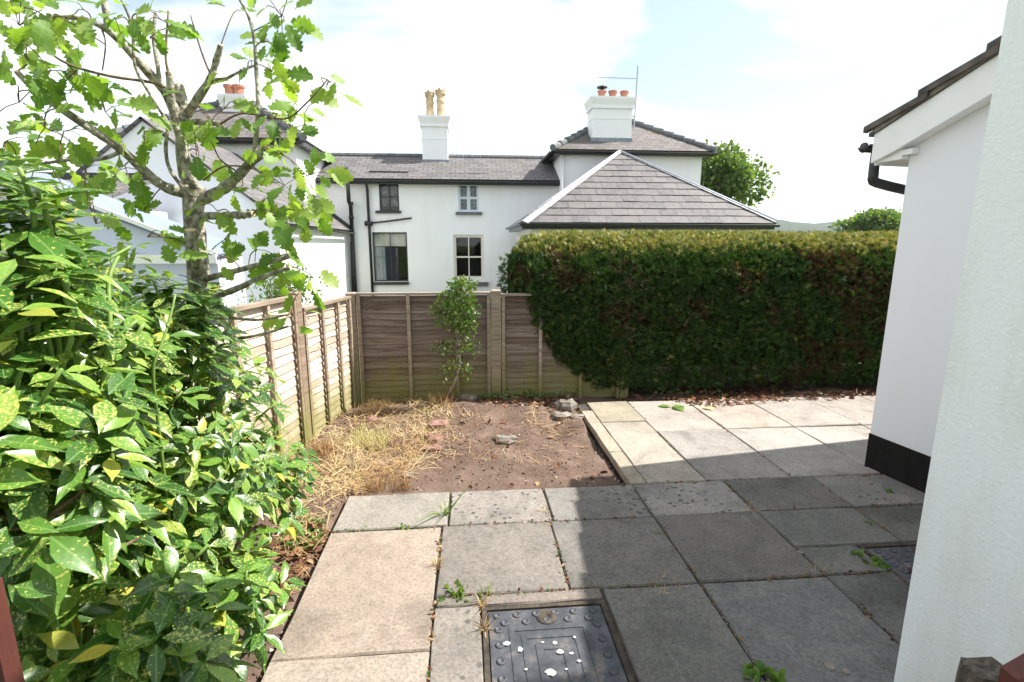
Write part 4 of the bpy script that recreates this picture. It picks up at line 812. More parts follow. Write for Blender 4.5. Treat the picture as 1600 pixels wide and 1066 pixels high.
for u, v, yy in ((12, 195, 1.25), (25, 395, 1.18), (60, 300, 1.35), (20, 480, 1.12), (95, 330, 1.45), (40, 700, 1.1), (230, 960, 1.22), (130, 1010, 1.15))+tuple((random.uniform(-10, 105), 0, random.uniform(1.28, 1.5)) for _ in range(34)):
    if v == 0: v = random.uniform(215+u*1.3, 440)
    shoots.append((np.array(at(u, v, yy)), np.array([.15, -.25, .95]), np.array((-1.4, 1.4, .6))))
for (e_, g_, c) in shoots:
    big = random.uniform(.085, .15)
    a0 = random.uniform(0, 6.28); side = np.cross(g_, [0.3, .2, 1.]); side /= np.linalg.norm(side); s2 = np.cross(g_, side)
    for lev in range(random.choice((2, 3, 3, 4))):
        m_ = 4 if lev == 0 else 2
        for j in range(m_):
            a = a0+lev*1.57+j*2*math.pi/m_+random.uniform(-.25, .25); rad_ = side*math.cos(a)+s2*math.sin(a)
            tilt = random.uniform(.15, .6) if lev == 0 else random.uniform(-.25, .3); d = rad_+g_*tilt-np.array([0, 0, random.uniform(.0, .35)])
            P.append(e_-g_*(lev*random.uniform(.045, .075)+.01)+rad_*.012); D.append(d); Nn.append(g_*1.0+rad_*-.35+np.array([0, 0, .25])); S.append(big*random.uniform(.72, 1.12)*(1 if lev else .85))
P = np.array(P); D = np.array(D); Nn = np.array(Nn); S = np.array(S)
split_leaves('leaf', 'foliage', AUC, P, D, Nn, S, M_auc, au)
for i, (e_, g_, c) in enumerate(shoots):
    if i % 6: continue
    root = Vector((lerp(c[0], -1.75, .35)+random.uniform(-.12, .12), lerp(c[1], 1.8, .3)+random.uniform(-.15, .15), -.06)); E_ = Vector(e_); G = Vector(g_)
    t = MB(); t.tube(spline([root, root.lerp(E_, .45)+Vector((random.uniform(-.05, .05), random.uniform(-.05, .05), .08)), E_-G*.2, E_], 3), [.011-.0007*k for k in range(10)], 6); obj('stem', t.V, t.F, M_stem, au, True)
# the bare thick green shoots that cross the upper left, and dead twigs lower down
for pts, r_ in (([(5, 468, 1.3), (70, 455, 1.35), (130, 462, 1.4)], .012), ([(70, 480, 1.35), (120, 435, 1.4), (170, 405, 1.45), (205, 385, 1.5)], .010), ([(160, 600, 1.5), (172, 520, 1.5), (170, 440, 1.55), (185, 400, 1.6)], .014), ([(40, 640, 1.4), (130, 570, 1.5), (215, 500, 1.6)], .012), ([(240, 570, 1.6), (262, 510, 1.65), (274, 460, 1.7)], .009), ([(30, 560, 1.35), (38, 480, 1.35), (52, 405, 1.35)], .012), ([(140, 620, 1.5), (190, 560, 1.55), (225, 505, 1.6)], .015)):
    P_ = spline(pix(pts), 4); rt = P_[0]; r_ *= .5; t = MB(); t.tube([Vector((rt.x-.12, rt.y+.15, -.05)), Vector((rt.x-.08, rt.y+.1, rt.z*.5)), rt-Vector((.02, -.02, .06))]+P_, [r_*1.1]*3+[r_*(1-.25*i/len(P_)) for i in range(len(P_))], 8); t.lathe([(r_*1.25, -.006), (r_*1.3, .004), (r_*.8, .008)], P_[len(P_)//2], 7); obj('bare_shoot', t.V, t.F, M_stem, au, True)
for pts in ([(-30, 812, 1.12), (60, 806, 1.14), (150, 798, 1.17), (152, 820, 1.18), (135, 842, 1.18)], [(80, 804, 1.145), (120, 775, 1.16), (146, 753, 1.18)], [(-30, 832, 1.1), (40, 825, 1.12)], [(150, 880, 1.25), (200, 850, 1.3), (220, 840, 1.35)]):
    P_ = spline(pix(pts), 4); t = MB(); t.tube(P_, [.006-.003*i/len(P_) for i in range(len(P_))], 6); obj('dead_twig', t.V, t.F, M_twig, au, True)

# ---- pruned oak
TY = 2.45
oak = thing('pruned_oak', tuple(gd(322, 800, -.04).xy.to_3d() if False else (at(320, 520, TY).x, TY, -.05)), 'lopped young oak with sawn limbs and lobed leaves behind the spotted laurel', 'tree')
def limb(name, pts, w0, w1, cut=False, sub=4, parent=oak):
    P_ = spline(pix(pts), sub); n_ = len(P_); R_ = []
    for i, p in enumerate(P_): R_.append(lerp(w0, w1, i/(n_-1))*.42*p.y/FPX*(1+random.uniform(-.13, .13)))
    t = MB(); t.tube(P_, R_, 9 if w0 > 8 else 6); o = obj(name, t.V, t.F, M_bark if w0 > 6 else M_twig, parent, True)
    if cut:
        d = (P_[-1]-P_[-2]).normalized(); c_ = MB(); c_.tube([P_[-1]-d*.002, P_[-1]+d*.003], R_[-1]*.97, 9); obj('sawn_end', c_.V, c_.F, M_cut, o)
    return P_
twp = []
b0 = at(322, 560, TY); t = MB(); Pt = spline([Vector((b0.x+.03, TY, -.1)), Vector((b0.x+.02, TY, .3))]+pix([(322, 545, TY), (314, 470, TY), (308, 400, TY), (303, 340, TY), (302, 305, TY), (300, 290, TY)]), 4); n_ = len(Pt)
R_ = [.5*TY/FPX*np.interp(i/(n_-1), [0, .3, .7, .88, .95, 1], [36, 32, 27, 29, 36, 24])*random.uniform(.95, 1.05) for i in range(n_)]; t.tube(Pt, R_, 14); obj('trunk', t.V, t.F, M_bark, oak, True)
Y = TY
for pts, a, b, cut in (([(300, 305, Y), (262, 294, Y-.05), (235, 276, Y-.1), (190, 235, Y-.16), (108, 179, Y-.25), (56, 142, Y-.3), (26, 112, Y-.34)], 20, 9, True),
    ([(300, 300, Y), (286, 241, Y+.03), (287, 181, Y+.05), (280, 134, Y+.06)], 26, 17, True), ([(303, 296, Y-.08), (284, 224, Y-.1), (270, 172, Y-.12), (265, 114, Y-.14)], 15, 12, True),
    ([(284, 200, Y+.03), (262, 150, Y), (242, 125, Y), (207, 86, Y-.05), (168, 47, Y-.1), (121, 28, Y-.12), (78, 30, Y-.14)], 19, 6, False), ([(170, 50, Y-.1), (166, 20, Y-.1), (160, -14, Y-.1)], 11, 9, False),
    ([(300, 308, Y-.1), (268, 270, Y-.12), (259, 235, Y-.14), (261, 194, Y-.15), (242, 160, Y-.16), (211, 104, Y-.2), (207, 43, Y-.2), (186, -8, Y-.22)], 7, 4, False),
    ([(315, 312, Y), (345, 298, Y-.06), (371, 276, Y-.12), (396, 250, Y-.16), (418, 233, Y-.2)], 20, 14, True), ([(396, 250, Y-.16), (403, 181, Y-.18), (401, 120, Y-.18), (397, 60, Y-.2), (388, 25, Y-.2), (370, -8, Y-.2)], 8, 5, False),
    ([(291, 182, Y+.05), (311, 151, Y+.02), (328, 125, Y), (335, 105, Y), (345, 71, Y-.03)], 14, 9, True), ([(330, 124, Y), (350, 124, Y-.05), (371, 114, Y-.1), (401, 101, Y-.14)], 8, 3, False),
    ([(290, 190, Y+.04), (318, 191, Y-.02), (345, 194, Y-.1)], 11, 9, True), ([(314, 338, Y), (362, 336, Y-.12), (395, 334, Y-.18)], 14, 10, True),
    ([(318, 437, Y), (350, 428, Y-.1), (388, 418, Y-.18), (451, 401, Y-.26)], 13, 8, False), ([(320, 470, Y-.02), (375, 449, Y-.2), (400, 437, Y-.24), (453, 418, Y-.3)], 12, 7, True),
    ([(312, 425, Y-.06), (303, 395, Y-.14), (298, 360, Y-.17)], 20, 17, True), ([(190, 236, Y-.16), (160, 248, Y-.18), (108, 250, Y-.2), (43, 259, Y-.22), (0, 262, Y-.24)], 7, 4, False),
    ([(262, 140, Y), (237, 129, Y-.04), (172, 119, Y-.1), (108, 101, Y-.15), (60, 70, Y-.2), (30, 52, Y-.22)], 6, 3, False), ([(332, 124, Y), (318, 90, Y), (305, 50, Y), (298, 24, Y)], 4, 2, False), ([(266, 120, Y-.13), (259, 90, Y-.13), (263, 17, Y-.13)], 5, 3, False),
    ([(344, 194, Y-.1), (380, 177, Y-.15), (444, 186, Y-.22), (480, 160, Y-.26), (512, 124, Y-.3)], 4, 2, False), ([(250, 135, Y), (246, 100, Y), (240, 60, Y), (243, 20, Y)], 8, 5, False),
    ([(319, 500, Y-.02), (360, 497, Y-.15), (405, 500, Y-.2), (452, 491, Y-.25)], 7, 4, False), ([(319, 520, Y-.03), (365, 529, Y-.18), (410, 522, Y-.24), (450, 510, Y-.28)], 7, 4, False), ([(160, 48, Y-.1), (165, 70, Y-.12), (160, 110, Y-.13)], 3, 2, False), ([(390, 262, Y-.16), (350, 260, Y-.2), (318, 282, Y-.16)], 3, 3, False), ([(370, 268, Y-.12), (345, 250, Y-.2), (332, 225, Y-.25)], 3, 2, False)):
    twp += limb('limb' if a > 6 else 'branch', pts, a, b, cut)
CL = [(30, 40, 40, 14), (90, 25, 40, 12), (40, 90, 40, 13), (100, 60, 40, 12), (30, 160, 35, 10), (80, 110, 50, 14), (70, 200, 45, 14), (120, 110, 35, 7), (20, 10, 30, 10), (130, 15, 30, 8), (180, 30, 25, 5), (215, 20, 40, 12), (250, 30, 30, 7), (235, 60, 25, 6), (110, 145, 30, 7), (150, 130, 25, 5), (165, 175, 35, 10), (205, 165, 25, 6), (195, 258, 40, 8), (215, 265, 35, 7), (225, 205, 20, 7), (130, 265, 45, 12), (60, 250, 40, 12), (100, 205, 30, 9), (10, 220, 30, 10), (310, 235, 25, 10), (305, 215, 30, 6), (310, 165, 35, 9), (350, 170, 40, 9), (365, 20, 20, 4), (440, 25, 38, 22), (425, 70, 30, 9), (425, 112, 25, 9), (395, 95, 15, 3), (420, 180, 40, 11), (455, 205, 45, 17), (440, 240, 40, 11), (480, 275, 42, 20), (445, 290, 40, 9), (380, 290, 25, 7), (415, 310, 20, 5), (365, 360, 35, 9), (420, 330, 40, 12), (400, 390, 35, 9), (440, 400, 35, 11), (345, 400, 25, 6), (225, 330, 20, 4), (517, 128, 22, 7), (490, 160, 25, 6), (465, 165, 20, 5), (488, 430, 22, 8), (470, 330, 32, 10), (440, 430, 20, 6), (435, 355, 25, 7), (460, 495, 22, 7), (340, 330, 20, 3), (150, 350, 40, 10), (230, 370, 35, 9), (110, 335, 35, 9), (470, 455, 20, 5)]
P = []; D = []; Nn = []; S = []; twn = MB()
for (u, v, r_, k) in CL:
    cpt = at(u, v, TY-.12+random.uniform(-.22, .16)); nb = min(twp, key=lambda q: (q-cpt).length); rw_ = r_*cpt.y/FPX
    if (nb-cpt).length > .02: 
        mid = nb.lerp(cpt, .5)+Vector((random.uniform(-.02, .02), random.uniform(-.02, .02), .015)); twn.tube(spline([nb, mid, cpt], 3), .0025, 5, False)
    for j in range(max(3, int(k*.78))):
        o_ = Vector(unit(1)[0])*rw_*random.random()**.5; o_.y *= .8; p = cpt+o_
        if j % 3 == 0: twn.tube([cpt, cpt.lerp(p, .55)+Vector((0, 0, .008)), p], .0018, 4, False)
        d = np.array(o_)/max(o_.length, 1e-3)*.7+unit(1)[0]*.55+np.array([0, 0, -.25]); P.append(p); D.append(d); Nn.append(np.array([random.gauss(0, .5), random.gauss(-.55, .4), random.gauss(.6, .4)])); S.append(random.uniform(.062, .115))
split_leaves('leaf', 'foliage', OAK, np.array(P), np.array(D), np.array(Nn), np.array(S), M_oak, oak)
obj('twigs', twn.V, twn.F, M_twig, oak)['kind'] = 'stuff'

# ---- small upright shrub against the back fence
SYY = 5.0
sb = thing('fence_shrub', tuple(gd(700, 622, -.02)), 'slim young evergreen shrub with curved grey stem against the back fence', 'shrub')
t = MB(); st = spline([gd(697, 626, -.05)]+pix([(706, 606, SYY), (716, 580, SYY), (718, 550, SYY), (716, 515, SYY), (722, 480, SYY), (722, 450, SYY), (718, 436, SYY)]), 4); t.tube(st, [.018-.0005*i for i in range(len(st))], 8); obj('stem', t.V, t.F, M_bark, sb, True)
P = []; D = []; t = MB()
for (u, v, ru, rv, k) in ((722, 448, 22, 15, 480), (706, 475, 26, 20, 560), (732, 482, 18, 24, 440), (700, 500, 26, 14, 300), (722, 510, 22, 16, 340), (690, 545, 18, 10, 150), (715, 545, 26, 18, 240), (738, 540, 14, 22, 160), (705, 575, 22, 16, 140), (728, 580, 14, 14, 80), (680, 485, 10, 8, 60), (700, 595, 24, 10, 60)):
    c = at(u, v, SYY); br = min(st, key=lambda q: (q-c).length)
    for j in range(6): q = c+Vector(unit(1)[0])*ru*SYY/FPX*.8; t.tube([br, br.lerp(q, .6)+Vector((0, 0, .02)), q], .003, 4, False)
    for j in range(int(k*(.62 if v < 520 else .36))):
        o_ = unit(1)[0]*random.random()**.45*np.array([ru, ru*.9, rv])*SYY/FPX; P.append(np.array(c)+o_); D.append(o_*8+unit(1)[0]+np.array([0, 0, .6]))
scatter('foliage', ROUND, P, D, unit(len(P)), .026+.02*rng.random(len(P)), M_bushleaf, sb, kind='stuff'); obj('twigs', t.V, t.F, M_twig, sb)['kind'] = 'stuff'

# ---- climber and low bush beyond the side fence, by the bright extension wall
cl = thing('climbing_rose', tuple(at(440, 520, 8.)[:2])+(-.16,), 'wispy climbing shrub in front of the sunlit extension wall', 'shrub')
t = MB(); P = []; base = at(440, 500, 8.); 
for k in range(26):
    u = 440+random.gauss(0, 26); v = 425+random.uniform(-14, 30)+abs(u-440)*.4; e_ = at(u, v, 8.+random.uniform(-.3, .3)); q = spline([(base.x+random.uniform(-.15, .15), 8., -.16), ((base.x+e_.x)/2, 8., e_.z*.55), e_], 4); t.tube(q, [.012-.001*i for i in range(len(q))], 5)
    for j in range(55): P.append(np.array(q[-1-j % 6])+unit(1)[0]*np.array([.16, .16, .2]))
obj('stem', t.V, t.F, M_twig, cl, True); scatter('foliage', ROUND, P, unit(len(P)), unit(len(P)), .04+.03*rng.random(len(P)), M_bushleaf, cl, kind='stuff')

# ---- broadleaf trees behind the houses
def tree(name, label, u, v, Y_, rx, rz_, nleaf, ls, lobes=9):
    c = at(u, v, Y_); k = Y_/FPX; rx *= k; rz_ *= k; o = thing(name, (c.x, Y_, -.16), label, 'tree', 'trees behind the houses'); t = MB()
    t.tube(spline([(c.x, Y_, -.3), (c.x+.1, Y_, c.z*.4), (c.x, Y_, c.z-rz_*.2)], 4), [.05*c.z*(1-.06*i) for i in range(9)], 8); obj('trunk', t.V, t.F, M_bark, o, True); lm = MB(); P = []; D = []
    for i in range(lobes):
        d = unit(1)[0]; d[1] -= .3; d[2] = d[2]*.9+.1; q = np.array(c)+d*np.array([rx, rx*.9, rz_])*random.uniform(.45, .72); lr = random.uniform(.24, .46)
        lm.tube(spline([(c.x, Y_, c.z-rz_*.5), Vector(q)*.5+Vector(c)*.5+Vector((0, 0, -.1*rz_)), Vector(q)], 3), [.02*c.z*(1-.12*j) for j in range(7)], 5)
        for j in range(nleaf//lobes): w = unit(1)[0]; P.append(q+w*np.array([rx, rx, rz_])*lr*random.random()**.33*random.choice((1, 1, 1, 1.15, 1.4))); D.append(w+unit(1)[0]*.8)
    obj('limb', lm.V, lm.F, M_bark, o, True); scatter('crown', ROUND, P, D, unit(len(P)), ls*(.6+.8*rng.random(len(P))), M_treeleaf, o, kind='stuff')
tree('broadleaf_tree', 'loose green tree showing past the taller wing, beside its wall', 1122, 285, 26., 66, 54, 8000, .2, 22)
tree('broadleaf_tree', 'dense rounded tree crown above the hedge before the hill', 1358, 358, 40., 60, 28, 8000, .28, 18)

# ============================================================ MANHOLE COVERS
def cover(name, label, x0, x1, y0, y1, flecks):
    o = thing(name, ((x0+x1)/2, (y0+y1)/2, -.03), label, 'manhole cover'); f = .022; fr = MB()
    fr.box(x0, x1, y1-f, y1, -.05, -.002); fr.box(x0, x1, y0, y0+f, -.05, -.002); fr.box(x0, x0+f, y0+f, y1-f, -.05, -.003); fr.box(x1-f, x1, y0+f, y1-f, -.05, -.003); obj('frame', fr.V, fr.F, M_joint, o)
    a, b, c, d = x0+f+.006, x1-f-.006, y0+f+.006, y1-f-.006; p = MB(); p.box(a, b, c, d, -.04, -.008); pl = obj('plate', p.V, p.F, M_iron, o)
    def rect(i0, i1, w, h):
        m = MB(); xa, xb, ya, yb = a+i0, b-i0, c+i1, d-i1; m.box(xa, xb, yb-w, yb, -.0085, h); m.box(xa, xb, ya, ya+w, -.0085, h); m.box(xa, xa+w, ya+w, yb-w, -.0085, h); m.box(xb-w, xb, ya+w, yb-w, -.0085, h); return m
    for i0, i1, w in ((.085, .105, .024), (.135, .155, .022), (.19, .21, .03)): m = rect(i0, i1, w, -.0045); obj('raised_band', m.V, m.F, M_iron, pl)
    ring = []; nx_, ny_ = 6, 8
    for k in range(nx_): ring += [(lerp(a+.04, b-.04, k/(nx_-1)), d-.03), (lerp(a+.04, b-.04, k/(nx_-1)), c+.03)]
    for k in range(1, ny_-1): ring += [(a+.04, lerp(c+.03, d-.03, k/(ny_-1))), (b-.04, lerp(c+.03, d-.03, k/(ny_-1)))]
    for k in range(5): ring.append((lerp(a+.07, b-.07, k/4), d-.075))
    s = MB(); s.lathe([(.019, -.009), (.018, -.003), (.014, -.002), (.010, -.003), (.007, -.006)], (0, 0, 0), 10); me = None
    for (x, y) in ring:
        q = [(v[0]+x, v[1]+y, v[2]) for v in s.V]
        if me is None: st_ = obj('stud', s.V, s.F, M_iron, None, True); me = st_.data; st_.parent = pl
        else: st_ = link(bpy.data.objects.new('stud', me)); st_.parent = pl
        st_.location = Vector((x, y, 0))-ORG[o.name]
    k_ = MB(); k_.lathe([(.05, -.0085), (.045, -.004), (.02, -.004), (.018, -.0075)], (lerp(a, b, .5), d-.052, 0), 12); obj('key_hole', k_.V, k_.F, M_joint, pl, True)
    for (u, v, r_) in flecks:
        c_ = gd(u, v); n_ = 11; V = [(c_.x+r_*random.uniform(.55, 1.2)*math.cos(2*math.pi*i/n_), c_.y+r_*random.uniform(.45, 1.0)*math.sin(2*math.pi*i/n_), -.0035) for i in range(n_)]; m = MB(); zt_ = .0025; m.prism(V, (0, 0, zt_)); obj('paint_fleck', m.V, m.F, M_fleck, pl)
    return o
cover('manhole_cover', 'black iron manhole cover splashed with white paint flecks', .04, .615, 1.36, 2.07, [(860, 1050, .022), (792, 1005, .016), (813, 1014, .014), (867, 1004, .012), (875, 1018, .016), (893, 1020, .008), (898, 995, .007), (905, 1032, .008), (848, 1003, .006), (885, 1045, .005), (822, 1045, .006)])
cover('manhole_cover', 'plain dark manhole cover lying in the shade beside the house wall', 2.14, 2.74, 1.86, 2.38, [])

# ============================================================ GATE REMAINS
rp = at(20, 1000, .62); o = thing('red_gate', (rp.x-.15, .62, -.03), 'red-brown stained timber gate edge beside the spotted laurel', 'gate')
for k in range(2):
    b = MB(); x1 = rp.x-k*.14; b.box(x1-.132, x1, .60, .624, -.03, at(10, 905, .62).z); obj('board', b.V, b.F, M_redwood, o)
b = MB(); b.box(rp.x-.28, rp.x-.02, .625, .66, .25, .33); b.box(rp.x-.28, rp.x-.02, .625, .66, .62, .70); obj('rail', b.V, b.F, M_redwood, o)
gp = at(1541, 1044, .8); b = MB(); n_ = 12; V = []
for z_, k in ((-.06, 1.), (.4, 1.02), (gp.z-.03, 1.), (gp.z-.004, .9)):
    for i in range(n_): a = 2*math.pi*i/n_; V.append((gp.x+.04*k*math.cos(a)*random.uniform(.93, 1.06), .8+.045*k*math.sin(a)*random.uniform(.93, 1.06), z_+(random.uniform(-.012, .012) if z_ > .5 else 0)))
b.add(V, [(j*n_+i, j*n_+(i+1) % n_, (j+1)*n_+(i+1) % n_, (j+1)*n_+i) for j in range(3) for i in range(n_)]+[tuple(range(3*n_, 4*n_))]); o = b.build('gate_post', M_oldwood, None, False, (gp.x, .8, -.06)); tag(o, 'rotting dark timber post stump against the roughcast wall', 'post')
q = at(1570, 1060, .7); zq = at(1600, 1028, .7).z; b = MB(); b.prism([(q.x, .68, -.03), (q.x+.14, .68, -.03), (q.x+.14, .68, zq+.05), (q.x+.05, .68, zq+.005), (q.x, .68, zq-.025)], (0, .03, 0)); o = b.build('gate_board', M_redwood, None, False, (q.x, .7, -.03)); tag(o, 'red stained board with slanted top beside the rotting post stump', 'board')

# ============================================================ STONES
def rock(name, label, u, v, s, m, flat=.55, cat='stone', zoff=0.):
    c = gd(u, v, -.02); c.z = float(soil_z(c.x, c.y))+zoff; V = []; F = []; nu, nv = 9, 5; sd = random.random()*9
    for j in range(nv+1):
        ph = math.pi*j/nv
        for i in range(nu):
            a = 2*math.pi*i/nu; r_ = 1+.22*math.sin(3*a+sd)*math.sin(ph)+random.uniform(-.12, .12); x, y, z_ = math.sin(ph)*math.cos(a), math.sin(ph)*math.sin(a), math.cos(ph)
            x = math.copysign(abs(x)**.75, x); y = math.copysign(abs(y)**.75, y); V.append((c.x+x*s[0]*r_, c.y+y*s[1]*r_, c.z+s[2]*.35+z_*s[2]*r_*.8))
    for j in range(nv):
        for i in range(nu): F.append((j*nu+i, (j+1)*nu+i, (j+1)*nu+(i+1) % nu, j*nu+(i+1) % nu))
    o = obj(name, V, F, m, None, False, tuple(c)); return tag(o, label, cat)
rock('stone', 'single grey stone lying on the bare soil', 789, 690, (.10, .06, .05), M_stone)
rock('stone', 'rounded red stone among the straw, topmost of three', 684, 668, (.09, .07, .06), M_redstone); rock('brick_lump', 'squared red brick lump in the straw between two others', 679, 688, (.085, .06, .055), M_redstone, cat='brick'); rock('stone', 'flat pinkish stone half sunk at the straw edge', 676, 702, (.09, .05, .03), M_redstone)
rock('stone', 'small red stone near the side fence in dry grass', 582, 660, (.055, .045, .045), M_redstone); rock('stone', 'dark stone at the foot of the curved shrub stem', 734, 632, (.09, .06, .055), M_stone); rock('stone', 'small dark stone by the stubble clump at the slab edge', 637, 745, (.035, .03, .03), M_stone)
rock('stone_block', 'large broken concrete lump at the paving corner', 885, 637, (.11, .09, .085), M_stone, cat='stone'); rock('stone_block', 'smaller broken concrete piece below the large lump', 878, 650, (.10, .06, .05), M_stone)
rock('stone', 'flat broken shard lying against the kerb strip', 905, 651, (.09, .05, .025), M_stone); rock('pebble', 'tiny white chip on the dark soil before the fence', 817, 639, (.018, .015, .018), M_pebble, cat='chip')
# clods and grit, too many to count
n = 2600; P = []
while len(P) < n:
    x, y = random.uniform(-1.5, 1.1), random.uniform(3.2, 5.3) if random.random() < .8 else random.uniform(1.7, 3.2)
    if y < 3.2: x = random.uniform(-1.5, -.84)
    P.append((x, y, float(soil_z(x, y))+.002))
OCT = [(np.array([(1, 0, 0), (0, 1, 0), (-1, 0, 0), (0, -1, 0), (0, 0, .8), (0, 0, -.6)]), [(0, 1, 4), (1, 2, 4), (2, 3, 4), (3, 0, 4), (1, 0, 5), (2, 1, 5), (3, 2, 5), (0, 3, 5)], np.zeros((6, 3)))]
M_clod = leaf_mat('soil_clod', None, None, [(0., (.07, .045, .033)), (.7, (.17, .115, .085)), (.9, (.28, .22, .17)), (1., (.5, .46, .4))], .95, .0, spec=.1)
scatter('soil_clods', OCT, P, unit(n), unit(n), .004+.011*rng.random(n)**2.5, M_clod, None, smooth=False, label='small clods and grit scattered over the bare soil', cat='clods', kind='stuff')

# ============================================================ DRY GRASS, LITTER, GROUND COVER
def inpoly(u, v, poly):
    c = False
    for i in range(len(poly)):
        a, b = poly[i], poly[i-1]
        if (a[1] > v) != (b[1] > v) and u < (b[0]-a[0])*(v-a[1])/(b[1]-a[1])+a[0]: c = not c
    return c
def spots(poly, n):
    us = [p[0] for p in poly]; vs = [p[1] for p in poly]; out = []
    while len(out) < n:
        u, v = random.uniform(min(us), max(us)), random.uniform(min(vs), max(vs))
        if inpoly(u, v, poly): c = gd(u, v, -.02); out.append((c.x, c.y, float(soil_z(c.x, c.y))))
    return out
P = spots([(452, 715), (520, 655), (560, 636), (640, 630), (712, 640), (690, 680), (655, 715), (640, 745), (560, 772), (455, 775), (425, 790)], 4200)+spots([(640, 640), (720, 640), (760, 665), (700, 720), (640, 750)], 420)+spots([(820, 640), (900, 650), (905, 680), (820, 670)], 160)+spots([(430, 790), (530, 775), (500, 850), (455, 930), (420, 900)], 330)+spots([(700, 690), (860, 660), (930, 720), (760, 740)], 120)
n = len(P); P = np.array(P); D = unit(n); D[:, 2] = np.abs(D[:, 2])*.35+.03; P[:, 2] += .004+.035*rng.random(n)*(vnoise(P[:, 0], P[:, 1], 4, 12) > .35); sz = .05+.12*rng.random(n)**1.6
q = np.clip(vnoise(P[:, 0], P[:, 1], 3.2, 11)*.7+rng.random(n)*.5-.1, 0, .93); q = np.where(rng.random(n) < .06, .97, q)
scatter('dry_grass', BLADE, P, D, np.tile([0, 0, 1.], (n, 1))+.4*unit(n), sz, M_straw, None, rnd=q, smooth=False, label='cut straw-coloured dry grass strewn over the bed by the side fence', cat='dry grass', kind='stuff')
def tuft(name, label, u, v, n, h, spread, m, q=(0, 1), cat='grass tuft', up=1., shapes=BLADE, onpatio=False, wide=1.):
    c = gd(u, v, 0 if onpatio else -.02); c.z = -.012 if onpatio else float(soil_z(c.x, c.y))-.005; P = np.array(c)+np.array([spread, spread, 0])*(rng.random((n, 3))-.5); D = unit(n)*.75; D[:, 2] = np.abs(D[:, 2])+up
    o = scatter(name, shapes, P, D, unit(n), h*(.5+.6*rng.random(n)), m, None, rnd=q[0]+(q[1]-q[0])*rng.random(n), loc=tuple(c), smooth=False); return tag(o, label, cat)
tuft('stubble_clump', 'reddish brown cut stubble clump at the slab edge, nearest the soil', 627, 762, 150, .10, .12, M_straw, (0, .35)); tuft('stubble_clump', 'brown cut stubble clump beside the reddish one at the slab edge', 585, 765, 130, .10, .11, M_straw, (.05, .45)); tuft('stubble_clump', 'tawny stubble clump near the side fence post', 500, 705, 170, .15, .16, M_straw, (.1, .5))
tuft('grass_clump', 'yellow-green cut grass clump in the middle of the straw', 578, 692, 240, .17, .30, M_straw, (.9, 1.)); tuft('grass_clump', 'green blades sprouting from the straw under the side fence', 462, 742, 26, .17, .10, M_weed, (.3, .9)); tuft('grass_clump', 'dry tangled grass at the foot of the corner post', 590, 640, 240, .13, .30, M_straw, (.1, .8)); tuft('grass_clump', 'dead brown grass heap before the curved shrub', 688, 640, 170, .13, .22, M_straw, (.0, .6))
# weeds growing in the joints, each a plant of its own
def weed(name, label, u, v, n, h, spread, kind='leafy', onpatio=True): 
    if kind == 'leafy': return tuft(name, label, u, v, n, h, spread, M_weed, (0, 1), 'weed', .45, ROUND, onpatio)
    if kind == 'dry': return tuft(name, label, u, v, n, h, spread, M_straw, (.2, .85), 'grass tuft', .15, BLADE2, onpatio)
    return tuft(name, label, u, v, n, h, spread, M_weed, (.2, 1), 'grass tuft', .6, BLADE2, onpatio)
weed('grass_weed', 'tall bright green grass plant in the slab joint by the bed', 694, 804, 16, .17, .03, 'grass'); c = gd(694, 804); 
weed('weed', 'two-leaved seedling in the joint near the left slab corner', 568, 826, 10, .03, .05); weed('weed', 'small green seedling between the seedling pair and the tall grass', 632, 824, 16, .035, .06); weed('weed', 'tiny seedling next to the tall grass plant', 655, 824, 8, .025, .04)
weed('dry_tuft', 'straw-yellow dead tuft in the joint left of the plain slab', 684, 884, 40, .07, .03, 'dry'); weed('weed', 'broad-leaved green weed at the head of the narrow slab', 712, 929, 34, .05, .10); weed('grass_weed', 'green and straw grass at the manhole corner', 757, 928, 34, .06, .06, 'grass'); weed('dry_tuft', 'straw tuft hanging over the manhole frame corner', 752, 945, 30, .08, .03, 'dry'); weed('dry_tuft', 'dead grass wisp lying on the iron cover edge', 757, 982, 26, .08, .02, 'dry')
weed('grass_weed', 'low green moss tuft in the shaded joint above the cover', 915, 916, 46, .025, .09, 'grass'); weed('grass_weed', 'longer green moss tuft in the shaded joint beyond the first', 966, 914, 60, .028, .11, 'grass'); weed('dry_tuft', 'tangled dead grass in the shaded joint crossing', 1040, 912, 70, .05, .15, 'dry'); weed('grass_weed', 'small bright green tuft in the shaded slab joint', 1027, 833, 22, .045, .04, 'grass')
weed('dry_tuft', 'dry wisp at the joint below the speckled pale slab', 1172, 797, 34, .05, .08, 'dry'); weed('dry_tuft', 'reddish dead weed at the shaded slab crossing', 1272, 890, 50, .04, .06, 'dry'); weed('weed', 'green weed between the shaded slabs and plain cover', 1342, 868, 16, .04, .05); weed('weed', 'bright weed at the corner of the plain dark cover', 1368, 882, 22, .045, .07); weed('weed', 'thin green weed against the black plinth', 1390, 770, 18, .035, .035); weed('weed', 'dark weed at the shaded joint near the plinth', 1358, 817, 12, .03, .03)
weed('weed', 'leafy weed clump beside the shaded slab joint near the wall', 1190, 1058, 40, .055, .12); weed('dry_tuft', 'dry wisp at the joint between the lit and shaded slabs', 850, 798, 26, .05, .03, 'dry'); weed('dry_tuft', 'dry wisp in the joint beside the narrow slab', 682, 1000, 30, .05, .03, 'dry'); weed('dry_tuft', 'dead wisp by the joint corner above the speckled row', 1275, 770, 18, .04, .05, 'dry')
